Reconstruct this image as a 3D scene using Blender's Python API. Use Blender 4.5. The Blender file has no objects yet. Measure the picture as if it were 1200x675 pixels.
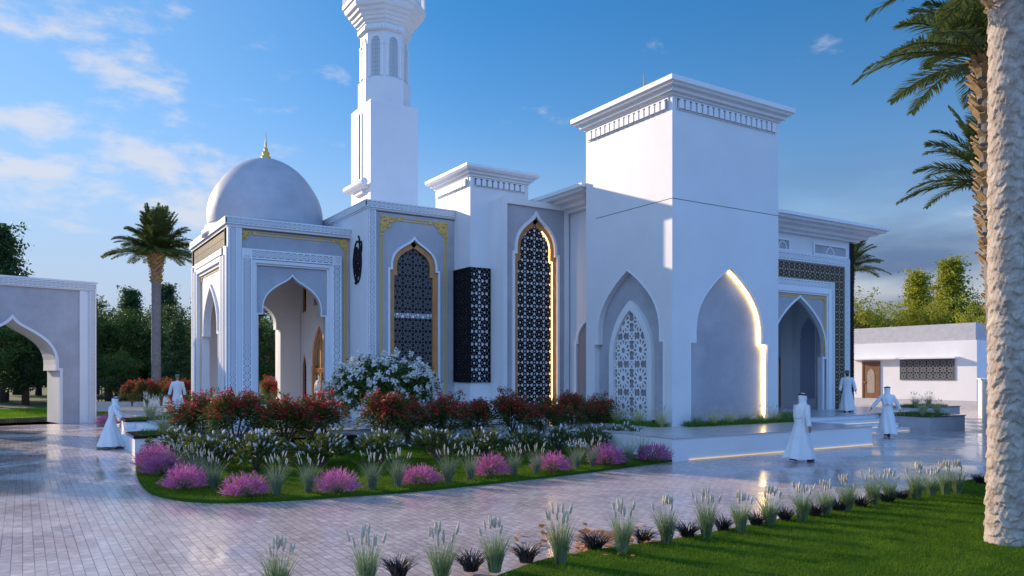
import bpy, bmesh, math, random
import numpy as np
from mathutils import Vector, Matrix
from mathutils.geometry import tessellate_polygon
random.seed(7); rng = np.random.default_rng(7)
S = bpy.context.scene
col = S.collection
R_ = math.radians
# ------------------------------------------------------------------ camera (building axes: X right-away, Y left-away)
TH = R_(32.5); EYE = 2.35; FPX = 900.0; HY = 438.0
RV = Vector((math.cos(TH), -math.sin(TH), 0)); VV = Vector((math.sin(TH), math.cos(TH), 0))
cam = bpy.data.cameras.new('camera'); camo = bpy.data.objects.new('camera', cam); col.objects.link(camo)
cam.sensor_width = 36; cam.lens = 36 * FPX / 1200.0
cam.shift_y = (HY - 337.5) / 1200.0
cam.clip_start = 0.1; cam.clip_end = 5000
camo.location = (0, 0, EYE); camo.rotation_euler = (R_(90), 0, -TH)
S.camera = camo
# ------------------------------------------------------------------ light
SUN_A = R_(35); SUN_E = R_(18)
h_ = -math.cos(SUN_A) * RV + math.sin(SUN_A) * VV
sdir = Vector((h_.x * math.cos(SUN_E), h_.y * math.cos(SUN_E), math.sin(SUN_E)))
sl = bpy.data.lights.new('sun', 'SUN'); sl.energy = 4.15; sl.angle = R_(0.6); sl.color = (1.0, 0.79, 0.56)
so = bpy.data.objects.new('sun', sl); col.objects.link(so); so.location = (0, 0, 60)
so.rotation_euler = (-sdir).to_track_quat('-Z', 'Y').to_euler()
SUN_ROT = math.atan2(sdir.x, sdir.y)
w = bpy.data.worlds.new('World'); S.world = w; w.use_nodes = True
nt = w.node_tree; nt.nodes.clear()
def wn(t, **k):
    n = nt.nodes.new(t)
    for a, b in k.items(): setattr(n, a, b)
    return n
L = nt.links.new
def wmath(op, a, b=None, c=None, clamp=False):
    n = wn('ShaderNodeMath', operation=op); n.use_clamp = clamp
    for i, x in enumerate((a, b, c)):
        if x is None: continue
        if isinstance(x, (int, float)): n.inputs[i].default_value = x
        else: L(x, n.inputs[i])
    return n.outputs[0]
def wstep(x, a, b):
    n = wn('ShaderNodeMapRange'); n.interpolation_type = 'SMOOTHSTEP'
    n.inputs['From Min'].default_value = a; n.inputs['From Max'].default_value = b
    L(x, n.inputs['Value']); return n.outputs['Result']
def wmix(f, a, b):
    n = wn('ShaderNodeMix', data_type='RGBA')
    if isinstance(f, (int, float)): n.inputs[0].default_value = f
    else: L(f, n.inputs[0])
    for i, x in ((6, a), (7, b)):
        if isinstance(x, tuple): n.inputs[i].default_value = x + (1,)
        else: L(x, n.inputs[i])
    return n.outputs[2]
out = wn('ShaderNodeOutputWorld'); bg = wn('ShaderNodeBackground'); L(bg.outputs[0], out.inputs[0])
bg.inputs[1].default_value = 0.13
sky = wn('ShaderNodeTexSky'); sky.sky_type = 'NISHITA'; sky.sun_disc = False
sky.sun_elevation = SUN_E; sky.sun_rotation = SUN_ROT
sky.altitude = 0; sky.air_density = 1.2; sky.dust_density = 0.0; sky.ozone_density = 3.0
tc0 = wn('ShaderNodeTexCoord'); sp0 = wn('ShaderNodeSeparateXYZ'); L(tc0.outputs['Generated'], sp0.inputs[0]); el_ = wmath('ARCSINE', sp0.outputs[2])
hs = wn('ShaderNodeHueSaturation'); hs.inputs['Saturation'].default_value = 1.4; hs.inputs['Value'].default_value = 1.0
L(sky.outputs[0], hs.inputs['Color'])
tint = wn('ShaderNodeMix', data_type='RGBA', blend_type='MULTIPLY'); tint.inputs[0].default_value = 1.0
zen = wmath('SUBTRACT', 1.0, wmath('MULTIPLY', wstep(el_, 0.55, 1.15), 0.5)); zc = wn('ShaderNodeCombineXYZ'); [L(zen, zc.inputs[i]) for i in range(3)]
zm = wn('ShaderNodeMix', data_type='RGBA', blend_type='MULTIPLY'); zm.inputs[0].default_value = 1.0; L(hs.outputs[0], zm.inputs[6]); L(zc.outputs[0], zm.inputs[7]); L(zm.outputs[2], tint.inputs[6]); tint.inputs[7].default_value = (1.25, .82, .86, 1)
tc = wn('ShaderNodeTexCoord'); sp = wn('ShaderNodeSeparateXYZ'); L(tc.outputs['Generated'], sp.inputs[0])
dx, dy, dz = sp.outputs
az = wmath('ARCTAN2', dx, dy)              # azimuth, 0 = +Y (left-away), grows to the right
el = wmath('ARCSINE', dz)
inv = wmath('DIVIDE', 1.0, wmath('ADD', wmath('MAXIMUM', dz, 0.0), 0.16))
px = wmath('MULTIPLY', dx, inv); py = wmath('MULTIPLY', dy, inv)
cv = wn('ShaderNodeCombineXYZ'); L(az, cv.inputs[0]); L(wmath('MULTIPLY', el, 2.3), cv.inputs[1])
n1 = wn('ShaderNodeTexNoise'); n1.inputs['Scale'].default_value = 7.5; n1.inputs['Detail'].default_value = 9; n1.inputs['Roughness'].default_value = 0.58
n1.inputs['Distortion'].default_value = 0.15
L(cv.outputs[0], n1.inputs['Vector'])
n2 = wn('ShaderNodeTexNoise'); n2.inputs['Scale'].default_value = 2.1; n2.inputs['Detail'].default_value = 4
cv2 = wn('ShaderNodeCombineXYZ'); L(wmath('ADD', az, 3.3), cv2.inputs[0]); L(wmath('MULTIPLY', el, 5.0), cv2.inputs[1]); L(cv2.outputs[0], n2.inputs['Vector'])
leftm = wstep(az, 0.55, 0.10)
band = wmath('MULTIPLY', wstep(el, 0.05, 0.20), wstep(el, 0.52, 0.34))
thr = wmath('SUBTRACT', n1.outputs['Fac'], wmath('MULTIPLY', wmath('SUBTRACT', 1.0, wmath('MULTIPLY', leftm, band)), 0.22))
thr = wmath('ADD', thr, wmath('MULTIPLY', wmath('SUBTRACT', n2.outputs['Fac'], 0.5), 0.35))
dens = wstep(thr, 0.44, 0.62)
# added bright fill on the unseen sky behind the viewer, lifts the shaded fronts
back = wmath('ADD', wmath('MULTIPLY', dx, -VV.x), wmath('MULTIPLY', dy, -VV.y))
back_fill = wmath('MULTIPLY', wstep(back, -0.05, 0.65), wmath('SUBTRACT', 1.0, wstep(el, 0.75, 1.2)))
skyl = wmix(back_fill, tint.outputs[2], (2.3, 5.4, 12.6))
# pale haze low on the sun side, slate-blue stratus low on the far side
lowl = wmath('MULTIPLY', wstep(el, 0.34, 0.02), wmath('SUBTRACT', 1.0, wmath('MULTIPLY', wstep(az, 0.5, 1.0), 0.85)))
c00 = wmix(wmath('MULTIPLY', wstep(az, 0.55, -0.15), 0.42), skyl, (2.7, 3.9, 5.6))
c0 = wmix(wmath('MULTIPLY', lowl, 0.85), c00, (1.9, 2.65, 3.8))
c1 = wmix(wmath('MULTIPLY', dens, 0.62), c0, (4.6, 4.4, 4.4))
n3 = wn('ShaderNodeTexNoise'); n3.inputs['Scale'].default_value = 4.0; n3.inputs['Detail'].default_value = 7
cv3 = wn('ShaderNodeCombineXYZ'); L(az, cv3.inputs[0]); L(wmath('MULTIPLY', el, 3.2), cv3.inputs[1]); L(cv3.outputs[0], n3.inputs['Vector'])
rb = wmath('MULTIPLY', wstep(az, 0.75, 0.95), wstep(el, 0.30, 0.12))
rd = wmath('MULTIPLY', rb, wstep(n3.outputs['Fac'], 0.30, 0.62))
c2 = wmix(wmath('MULTIPLY', rd, 0.9), c1, (0.55, 0.95, 1.85))
puff = wmath('MULTIPLY', rb, wstep(n3.outputs['Fac'], 0.60, 0.74))
c3 = wmix(wmath('MULTIPLY', puff, 0.5), c2, (2.2, 2.5, 3.1))
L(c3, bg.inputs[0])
S.view_settings.view_transform = 'Standard'; S.view_settings.look = 'None'
S.view_settings.exposure = 0.50; S.view_settings.gamma = 1.0
S.render.engine = 'CYCLES'
S.cycles.max_bounces = 8; S.cycles.diffuse_bounces = 6; S.cycles.glossy_bounces = 3

# ------------------------------------------------------------------ helpers
def W(px, d):                      # point at image column px (1200 wide) and view depth d
    r = (px - 600) / FPX * d; p = RV * r + VV * d
    return p.x, p.y
def G(px, py, z=0.0):              # point of the level z seen at that pixel
    return W(px, (EYE - z) * FPX / (py - HY))
def ZP(py, d): return EYE + (HY - py) / FPX * d

ORG = {}
def mat(name, base, rough=0.6, metal=0.0, emit=None, es=0.0, noise=None, bump=0.0, bscale=20.0, spec=0.5, trans=0.0, hue=0.0):
    m = bpy.data.materials.new(name); m.use_nodes = True; n = m.node_tree.nodes; l = m.node_tree.links
    b = n['Principled BSDF']; b.inputs['Roughness'].default_value = rough; b.inputs['Metallic'].default_value = metal
    b.inputs['Specular IOR Level'].default_value = spec
    b.inputs['Base Color'].default_value = tuple(base) + (1,)
    if noise:                       # (second colour, scale, detail, lo, hi)
        c2, sc, de, lo, hi = noise
        t = n.new('ShaderNodeTexCoord'); q = n.new('ShaderNodeTexNoise'); q.inputs['Scale'].default_value = sc; q.inputs['Detail'].default_value = de
        q.inputs['Roughness'].default_value = 0.65
        l.new(t.outputs['Object'], q.inputs['Vector'])
        r = n.new('ShaderNodeValToRGB'); r.color_ramp.elements[0].position = lo; r.color_ramp.elements[1].position = hi
        r.color_ramp.elements[0].color = tuple(base) + (1,); r.color_ramp.elements[1].color = tuple(c2) + (1,)
        l.new(q.outputs['Fac'], r.inputs[0]); src = r.outputs[0]
        if hue:
            oi = n.new('ShaderNodeObjectInfo'); hh = n.new('ShaderNodeHueSaturation')
            mr = n.new('ShaderNodeMapRange'); mr.inputs['To Min'].default_value = 1 - hue; mr.inputs['To Max'].default_value = 1 + hue
            l.new(oi.outputs['Random'], mr.inputs[0]); l.new(mr.outputs[0], hh.inputs['Value']); l.new(src, hh.inputs['Color']); src = hh.outputs[0]
        l.new(src, b.inputs['Base Color'])
    if bump:
        t = n.new('ShaderNodeTexCoord'); q = n.new('ShaderNodeTexNoise'); q.inputs['Scale'].default_value = bscale; q.inputs['Detail'].default_value = 6
        l.new(t.outputs['Object'], q.inputs['Vector'])
        bp = n.new('ShaderNodeBump'); bp.inputs['Strength'].default_value = bump; bp.inputs['Distance'].default_value = 0.02
        l.new(q.outputs['Fac'], bp.inputs['Height']); l.new(bp.outputs[0], b.inputs['Normal'])
    if emit:
        b.inputs['Emission Color'].default_value = tuple(emit) + (1,); b.inputs['Emission Strength'].default_value = es
    if trans:
        tr = n.new('ShaderNodeBsdfTranslucent'); mx = n.new('ShaderNodeMixShader'); mx.inputs[0].default_value = trans
        o = n['Material Output']
        if b.inputs['Base Color'].links: l.new(b.inputs['Base Color'].links[0].from_socket, tr.inputs[0])
        else: tr.inputs[0].default_value = tuple(base) + (1,)
        l.new(b.outputs[0], mx.inputs[1]); l.new(tr.outputs[0], mx.inputs[2]); l.new(mx.outputs[0], o.inputs[0])
    return m

M = {}
M['white'] = mat('white_paint', (.76, .76, .765), .55, noise=((.69, .69, .70), .55, 8, .35, .75), bump=.06, bscale=14)
M['trim'] = mat('white_trim', (.82, .82, .82), .5, noise=((.75, .75, .76), 1.2, 6, .3, .8))
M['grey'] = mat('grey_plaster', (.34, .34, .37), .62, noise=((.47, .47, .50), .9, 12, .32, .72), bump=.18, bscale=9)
M['dome'] = mat('dome_plaster', (.38, .37, .41), .55, noise=((.52, .51, .54), .8, 12, .3, .7), bump=.25, bscale=5)
M['band'] = mat('band_ground', (.07, .08, .13), .7, noise=((.11, .12, .17), 3, 5, .3, .7))
M['black'] = mat('black_metal', (.008, .008, .010), .55, spec=.15)
M['brownlat'] = mat('bronze_screen', (.035, .024, .017), .45)
M['slate'] = mat('slate_screen', (.13, .12, .12), .5)
M['glass'] = mat('dark_glazing', (.008, .009, .011), .25, spec=.2)
M['amber'] = mat('amber_panel', (.55, .40, .16), .5)
M['pale'] = mat('pale_panel', (.82, .82, .84), .5)
M['teal'] = mat('teal_glazing', (.10, .20, .22), .25)
M['tan'] = mat('warm_grey_panel', (.26, .24, .25), .6)
M['wood'] = mat('wood', (.46, .19, .055), .4, noise=((.60, .28, .09), 3.0, 8, .3, .7))
M['gold'] = mat('gold_leaf', (.74, .45, .085), .45, metal=.0, bump=.2, bscale=30)
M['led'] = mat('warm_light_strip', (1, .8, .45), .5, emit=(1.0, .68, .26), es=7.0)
M['led_low'] = mat('warm_step_light', (1, .8, .45), .5, emit=(1.0, .62, .18), es=.36)
M['paveflat'] = mat('terrace_stone', (.42, .40, .41), .25, noise=((.54, .51, .52), 2.2, 9, .3, .7), bump=.10, bscale=6)
M['granite'] = mat('black_granite', (.012, .012, .014), .12)
M['stone'] = mat('grey_stone', (.40, .40, .43), .5, noise=((.50, .50, .52), 2.5, 8, .3, .7), bump=.1)
M['darkwood'] = mat('dark_wood', (.15, .06, .025), .45, noise=((.22, .10, .045), 3.0, 8, .3, .7))
M['dark'] = mat('seam', (.03, .03, .035), .8)
M['soil'] = mat('soil', (.03, .022, .015), .9, noise=((.05, .035, .025), 8, 5, .3, .7), bump=.5)

JIT = random.Random(99)
class MB:
    def __init__(s): s.v = []; s.f = []; s.mi = []
    def _add(s, vs, fs, m=0):
        n = len(s.v); s.v += [tuple(p) for p in vs]; s.f += [tuple(i + n for i in f) for f in fs]; s.mi += [m] * len(fs)
    def box(s, x0, x1, y0, y1, z0, z1, m=0):
        s._add([(x0, y0, z0), (x1, y0, z0), (x1, y1, z0), (x0, y1, z0), (x0, y0, z1), (x1, y0, z1), (x1, y1, z1), (x0, y1, z1)],
               [(0, 3, 2, 1), (4, 5, 6, 7), (0, 1, 5, 4), (1, 2, 6, 5), (2, 3, 7, 6), (3, 0, 4, 7)], m)
    def fbox(s, F, u0, u1, v0, v1, w0, w1, m=0):
        P = [F(u, v, w_) for w_ in (w0, w1) for (u, v) in ((u0, v0), (u1, v0), (u1, v1), (u0, v1))]
        s._add(P, [(0, 3, 2, 1), (4, 5, 6, 7), (0, 1, 5, 4), (1, 2, 6, 5), (2, 3, 7, 6), (3, 0, 4, 7)], m)
    def bar(s, F, a, b, wd, w0, w1, m=0):
        dx_, dy_ = b[0] - a[0], b[1] - a[1]; l = math.hypot(dx_, dy_)
        if l < 1e-6: return
        w1 = w1 + JIT.uniform(.0002, .0035); w0 = w0 + JIT.uniform(-.0012, .0)
        nx, ny = -dy_ / l * wd / 2, dx_ / l * wd / 2; ex, ey = dx_ / l * wd * .3, dy_ / l * wd * .3
        q = [(a[0] + nx - ex, a[1] + ny - ey), (a[0] - nx - ex, a[1] - ny - ey), (b[0] - nx + ex, b[1] - ny + ey), (b[0] + nx + ex, b[1] + ny + ey)]
        P = [F(u, v, w0) for u, v in q] + [F(u, v, w1) for u, v in q]
        s._add(P, [(4, 5, 6, 7), (0, 1, 5, 4), (1, 2, 6, 5), (2, 3, 7, 6), (3, 0, 4, 7)], m)
    def plate(s, F, outer, holes, w0, w1, m=0):
        loops = [outer] + holes
        tris = tessellate_polygon([[Vector((u, v, 0)) for u, v in lp] for lp in loops])
        flat = [p for lp in loops for p in lp]; n = len(flat)
        P = [F(u, v, w1) for u, v in flat] + [F(u, v, w0) for u, v in flat]
        fs = [tuple(t) for t in tris] + [tuple(i + n for i in reversed(t)) for t in tris]
        k = 0
        for lp in loops:
            c = len(lp)
            for i in range(c):
                j = (i + 1) % c; fs.append((k + i, k + j, k + j + n, k + i + n))
            k += c
        s._add(P, fs, m)
    def ribbon(s, F, A, B, w0, w1, m=0):      # solid strip between two open polylines of equal length
        n = len(A); P = []
        for lp, w_ in ((A, w1), (B, w1), (A, w0), (B, w0)): P += [F(u, v, w_) for u, v in lp]
        fs = []
        for i in range(n - 1):
            fs += [(i, i + 1, n + i + 1, n + i), (i, 2 * n + i, 2 * n + i + 1, i + 1), (n + i, n + i + 1, 3 * n + i + 1, 3 * n + i)]
        for i in (0, n - 1): fs.append((i, n + i, 3 * n + i, 2 * n + i))
        s._add(P, fs, m)
    def tube(s, pts, rad, n=8, m=0, cap=True):
        pts = [Vector(p) for p in pts]; k = len(pts)
        if isinstance(rad, (int, float)): rad = [rad] * k
        P = []; up = Vector((0, 0, 1))
        for i, p in enumerate(pts):
            t = (pts[min(i + 1, k - 1)] - pts[max(i - 1, 0)]).normalized()
            a = t.cross(up)
            if a.length < .05: a = t.cross(Vector((1, 0, 0)))
            a.normalize(); b = a.cross(t)
            for j in range(n):
                g = 2 * math.pi * j / n; P.append(p + (a * math.cos(g) + b * math.sin(g)) * rad[i])
        fs = [(i * n + j, i * n + (j + 1) % n, (i + 1) * n + (j + 1) % n, (i + 1) * n + j) for i in range(k - 1) for j in range(n)]
        if cap: fs += [tuple(range(n))[::-1], tuple((k - 1) * n + j for j in range(n))]
        s._add(P, fs, m)
    def lathe(s, c, prof, n=48, rot=0.0, m=0):
        P = [(c[0] + r * math.cos(2 * math.pi * j / n + rot), c[1] + r * math.sin(2 * math.pi * j / n + rot), c[2] + z) for r, z in prof for j in range(n)]
        fs = [(i * n + j, i * n + (j + 1) % n, (i + 1) * n + (j + 1) % n, (i + 1) * n + j) for i in range(len(prof) - 1) for j in range(n)]
        fs += [tuple(range(n))[::-1], tuple((len(prof) - 1) * n + j for j in range(n))]
        s._add(P, fs, m)
    def cornice(s, x0, x1, y0, y1, prof, m=0):
        P = []
        for o, z in prof: P += [(x0 - o, y0 - o, z), (x1 + o, y0 - o, z), (x1 + o, y1 + o, z), (x0 - o, y1 + o, z)]
        fs = [(i * 4 + j, i * 4 + (j + 1) % 4, i * 4 + 4 + (j + 1) % 4, i * 4 + 4 + j) for i in range(len(prof) - 1) for j in range(4)]
        fs += [(0, 1, 2, 3)[::-1], tuple((len(prof) - 1) * 4 + j for j in range(4))]
        s._add(P, fs, m)
    def build(s, name, mats, parent=None, smooth=False, org=None):
        if not isinstance(mats, (list, tuple)): mats = [mats]
        o = ORG.get(parent.name, Vector((0, 0, 0))) if parent else Vector(org or (0, 0, 0))
        me = bpy.data.meshes.new(name)
        me.from_pydata([(p[0] - o.x, p[1] - o.y, p[2] - o.z) for p in s.v], [], s.f)
        for mm in mats: me.materials.append(mm)
        if len(mats) > 1: me.polygons.foreach_set('material_index', s.mi)
        if len(s.f) < 30000:
            bm = bmesh.new(); bm.from_mesh(me); bmesh.ops.recalc_face_normals(bm, faces=bm.faces); bm.to_mesh(me); bm.free()
        if smooth: me.shade_smooth()
        me.update()
        ob = bpy.data.objects.new(name, me); col.objects.link(ob)
        if parent: ob.parent = parent
        else: ob.location = o
        ORG[ob.name] = o
        return ob
def tag(o, label=None, cat=None, group=None, kind=None):
    if label: o['label'] = label
    if cat: o['category'] = cat
    if group: o['group'] = group
    if kind: o['kind'] = kind
    return o
def empty(name, loc, label, cat, rz=0, group=None, local=False):
    o = bpy.data.objects.new(name, None); col.objects.link(o); o.location = loc; o.rotation_euler.z = rz
    o.empty_display_size = .2
    ORG[o.name] = Vector((0, 0, 0)) if local else Vector(loc)
    return tag(o, label, cat, group)
def copy_tree(o, parent=None):
    c = o.copy(); col.objects.link(c); c.parent = parent
    for ch in list(o.children): copy_tree(ch, c)
    return c
def FY(Y): return lambda u, v, w_: (u, Y - w_, v)          # wall facing -Y (the shaded fronts)
def FX(X): return lambda u, v, w_: (X - w_, u, v)          # wall facing -X (the sunlit sides)
def FYb(Y): return lambda u, v, w_: (u, Y + w_, v)
# arch outlines -----------------------------------------------------------------
ROUND = [(1, 0), (1.005, .12), (1.0, .22), (.965, .34), (.90, .45), (.80, .55), (.66, .645), (.50, .73), (.34, .80), (.20, .86), (.10, .915), (.04, .96), (0, 1)]
SHARP = [(1, 0), (1.0, .14), (.985, .26), (.94, .38), (.865, .49), (.76, .59), (.63, .685), (.48, .775), (.33, .855), (.20, .915), (.10, .955), (.04, .98), (0, 1)]
def arch(uc, W_, w_, v0, s, ap, shape=ROUND):
    """open polyline: left foot, jamb, shoulder, ogee head, mirrored"""
    h = ap - s
    right = [(uc + W_, v0), (uc + W_, s), (uc + w_, s + 1e-4)] + [(uc + w_ * x, s + h * y) for x, y in shape[1:]]
    left = [(2 * uc - u, v) for u, v in right]
    return left[:-1] + right[::-1]
def grow(path, uc, d, v0=None):
    """offset an arch polyline outward by d"""
    n = len(path); res = []
    for i in range(n):
        p = path[i]; a = path[max(i - 1, 0)]; b = path[min(i + 1, n - 1)]
        def nrm(p, q):
            x, y = q[0] - p[0], q[1] - p[1]; l = math.hypot(x, y) or 1e-9
            return (-y / l, x / l)
        if i == 0: nn = nrm(p, b); k = 1
        elif i == n - 1: nn = nrm(a, p); k = 1
        else:
            n1_, n2_ = nrm(a, p), nrm(p, b); x, y = n1_[0] + n2_[0], n1_[1] + n2_[1]; l = math.hypot(x, y) or 1e-9
            x, y = x / l, y / l; c = max(x * n1_[0] + y * n1_[1], .55); nn = (x, y); k = 1 / c
        res.append((p[0] + nn[0] * d * k, p[1] + nn[1] * d * k))
    return res
def inside(path, u, v):
    c = False; n = len(path); j = n - 1
    for i in range(n):
        (xi, yi), (xj, yj) = path[i], path[j]
        if (yi > v) != (yj > v) and u < (xj - xi) * (v - yi) / (yj - yi) + xi: c = not c
        j = i
    return c
def tile(kind):
    """girih-like line set in a unit cell [0,1]^2"""
    seg = []; c = .5
    def pt(r, k, n=8, o=0): a = 2 * math.pi * (k + o) / n; return (c + r * math.cos(a), c + r * math.sin(a))
    if kind == 'star':
        for k in range(8):
            seg.append((pt(.27, k), pt(.14, k + .5))); seg.append((pt(.27, k + 1), pt(.14, k + .5)))
            seg.append((pt(.27, k), pt(.44, k)))
            seg.append((pt(.44, k), pt(.36, k + .5))); seg.append((pt(.36, k + .5), pt(.44, k + 1)))
            seg.append((pt(.27, k), pt(.36, k + .5))) if k % 2 else seg.append((pt(.27, k + 1), pt(.36, k + .5)))
        for k in (0, 2, 4, 6): seg.append((pt(.44, k), pt(.5, k)))
        for k in (1, 3, 5, 7):
            seg.append((pt(.44, k), pt(.58, k)))
            x, y = pt(.58, k); sx, sy = (1 if x > .5 else 0), (1 if y > .5 else 0)
            seg.append(((x, y), (sx, sy + (.16 if sy == 0 else -.16)))); seg.append(((x, y), (sx + (.16 if sx == 0 else -.16), sy)))
    elif kind == 'rosette':
        for k in range(12):
            seg.append((pt(.13, k, 12), pt(.13, k + 1, 12)))
            seg.append((pt(.13, k, 12), pt(.33, k + .5, 12))); seg.append((pt(.13, k + 1, 12), pt(.33, k + .5, 12)))
            seg.append((pt(.33, k + .5, 12), pt(.44, k, 12))); seg.append((pt(.33, k + .5, 12), pt(.44, k + 1, 12)))
            if k % 3 == 0: seg.append((pt(.44, k, 12), pt(.5, k, 12)))
        for sx in (0, 1):
            for sy in (0, 1):
                x = .14 if sx == 0 else .86; y = .14 if sy == 0 else .86
                seg += [((sx, y), (x, y)), ((x, y), (x, sy)), ((x, y), (.5 + (x - .5) * .62, .5 + (y - .5) * .86)), ((x, y), (.5 + (x - .5) * .86, .5 + (y - .5) * .62)), ((x, y), (sx, sy))]
    elif kind == 'knot':
        seg = [((0, 0), (1, 1)), ((0, 1), (1, 0)), ((.5, .12), (.88, .5)), ((.88, .5), (.5, .88)), ((.5, .88), (.12, .5)), ((.12, .5), (.5, .12)), ((0, 0), (0, 1))]
    return seg
def lattice(mb, F, u0, u1, v0, v1, cell, bw, w0, w1, kind='star', clip=None, m=0, stretch=None):
    nu = max(1, round((u1 - u0) / cell)); nv = max(1, round((v1 - v0) / cell)); cu = (u1 - u0) / nu; cvv = (v1 - v0) / nv
    sg = tile(kind)
    for i in range(nu):
        for j in range(nv):
            for a, b in sg:
                A = (u0 + (i + a[0]) * cu, v0 + (j + a[1]) * cvv); B = (u0 + (i + b[0]) * cu, v0 + (j + b[1]) * cvv)
                if clip and not (inside(clip, *A) and inside(clip, *B)): continue
                mb.bar(F, A, B, bw, w0, w1, m)
def border(parent, F, rects, w0, wd=.27, cell=None, ground='band', name='border_band'):
    """relief strip: raised rails and crossed cells over a greyer ground; rects = (u0,u1,v0,v1)"""
    mb = MB()
    for u0, u1, v0, v1 in rects:
        W_ = u1 - u0; H_ = v1 - v0; t = min(W_, H_); rl = t * .15
        mb.fbox(F, u0, u1, v0, v1, w0, w0 + .012, 1)
        if W_ > H_:
            mb.fbox(F, u0, u1, v0, v0 + rl, w0 + .012, w0 + .05); mb.fbox(F, u0, u1, v1 - rl, v1, w0 + .012, w0 + .05)
            lattice(mb, F, u0 + rl, u1, v0 + rl, v1 - rl, t - 2 * rl, t * .085, w0 + .012, w0 + .045, 'knot')
        else:
            mb.fbox(F, u0, u0 + rl, v0, v1, w0 + .012, w0 + .05); mb.fbox(F, u1 - rl, u1, v0, v1, w0 + .012, w0 + .05)
            n = max(1, round(H_ / (t - 2 * rl))); c = H_ / n
            for k in range(n):
                for a, b in tile('knot')[:6]:
                    mb.bar(F, (u0 + rl + a[0] * (t - 2 * rl), v0 + (k + a[1]) * c), (u0 + rl + b[0] * (t - 2 * rl), v0 + (k + b[1]) * c), t * .085, w0 + .012, w0 + .045)
                mb.fbox(F, u0 + rl, u1 - rl, v0 + k * c - .01, v0 + k * c + .012, w0 + .012, w0 + .04)
    return mb.build(name, [M['trim'], M[ground]], parent)
def frame(mb, F, u0, u1, v0, v1, t, w0, w1, m=0, foot=False):
    mb.fbox(F, u0, u0 + t, v0, v1, w0, w1, m); mb.fbox(F, u1 - t, u1, v0, v1, w0, w1, m); mb.fbox(F, u0 + t, u1 - t, v1 - t, v1, w0, w1, m)
    if foot: mb.fbox(F, u0 + t, u1 - t, v0, v0 + t, w0, w1, m)
def gold_frame(parent, F, u0, u1, v0, v1, w0, sc=.55):
    """double gilt line down both sides and across the top, scroll pieces in the corners"""
    g = MB()
    for du in (0, .10):
        g.fbox(F, u0 + du, u0 + du + .035, v0, v1 - sc * 1.1, w0, w0 + .025); g.fbox(F, u1 - du - .035, u1 - du, v0, v1 - sc * 1.1, w0, w0 + .025)
        g.fbox(F, u0 + sc * 1.1, u1 - sc * 1.1, v1 - du - .035, v1 - du, w0, w0 + .025)
    for k, (a, b, c, d) in enumerate(((u0 + sc * 1.25, u1 - sc * 1.25, v1 - .13, v1 + .0),)):
        g.fbox(F, a - .05, a + .06, c, d, w0, w0 + .035); g.fbox(F, b - .06, b + .05, c, d, w0, w0 + .035)
    for sx, uu in ((1, u0), (-1, u1)):
        g.fbox(F, uu + (-.03 if sx > 0 else -.13), uu + (.13 if sx > 0 else .03), v1 - sc * 1.22, v1 - sc * 1.1, w0, w0 + .04)
        def sp_(cx, cy, r0, a0, turns, th, sgn=1):
            pts = []
            for i in range(22):
                t = i / 21; a = a0 + sgn * t * turns * 2 * math.pi; r = r0 * (1 - .75 * t)
                pts.append((cx + r * math.cos(a), cy + r * math.sin(a)))
            for p, q in zip(pts, pts[1:]):
                g.bar(F, (uu + sx * p[0] * sc, v1 - p[1] * sc), (uu + sx * q[0] * sc, v1 - q[1] * sc), th * sc, w0, w0 + .04)
        sp_(.28, .28, .30, math.pi * 1.25, 1.3, .13); sp_(.72, .16, .20, math.pi, 1.2, .10, -1); sp_(.16, .72, .20, math.pi * 1.5, 1.2, .10)
        sp_(.95, .10, .12, math.pi * .5, 1.0, .07); sp_(.10, .95, .12, 0, 1.0, .07, -1); sp_(.50, .52, .16, 0, 1.1, .09); sp_(.46, .08, .10, 0, 1, .08); sp_(.08, .46, .10, 0, 1, .08)
    return g.build('gilt_trim', M['gold'], parent)
def dentils(parent, F, u0, u1, v0, v1, n, w0=0.0):
    mb = MB(); mb.fbox(F, u0, u1, v0, v1, w0, w0 + .006, 1)
    frame(mb, F, u0, u1, v0, v1, .03, w0 + .006, w0 + .03, 0, True)
    c = (u1 - u0 - .1) / n
    for i in range(n):
        a = u0 + .05 + c * i + c * .14; b = a + c * .72; t = (v1 - v0) - .08
        y0 = v0 + .04; pts = [(a, y0), (b, y0), (b, y0 + t * .72), (b - c * .12, y0 + t * .88), ((a + b) / 2, y0 + t), (a + c * .12, y0 + t * .88), (a, y0 + t * .72)]
        mb.plate(F, pts, [], w0 + .006, w0 + .10)
    return mb.build('dentil_frieze', [M['trim'], M['band']], parent)
def finial(parent, c, s, m='gold'):
    mb = MB()
    mb.lathe(c, [(.30 * s, 0), (.32 * s, .04 * s), (.22 * s, .10 * s), (.25 * s, .17 * s), (.15 * s, .24 * s), (.19 * s, .33 * s), (.16 * s, .42 * s), (.08 * s, .47 * s), (.11 * s, .54 * s), (.085 * s, .62 * s), (.04 * s, .68 * s), (.055 * s, .78 * s), (.03 * s, 1.0 * s), (.008 * s, 1.45 * s)], 24)
    return mb.build('finial', M[m], parent, smooth=True)
exec_order = []
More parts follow.
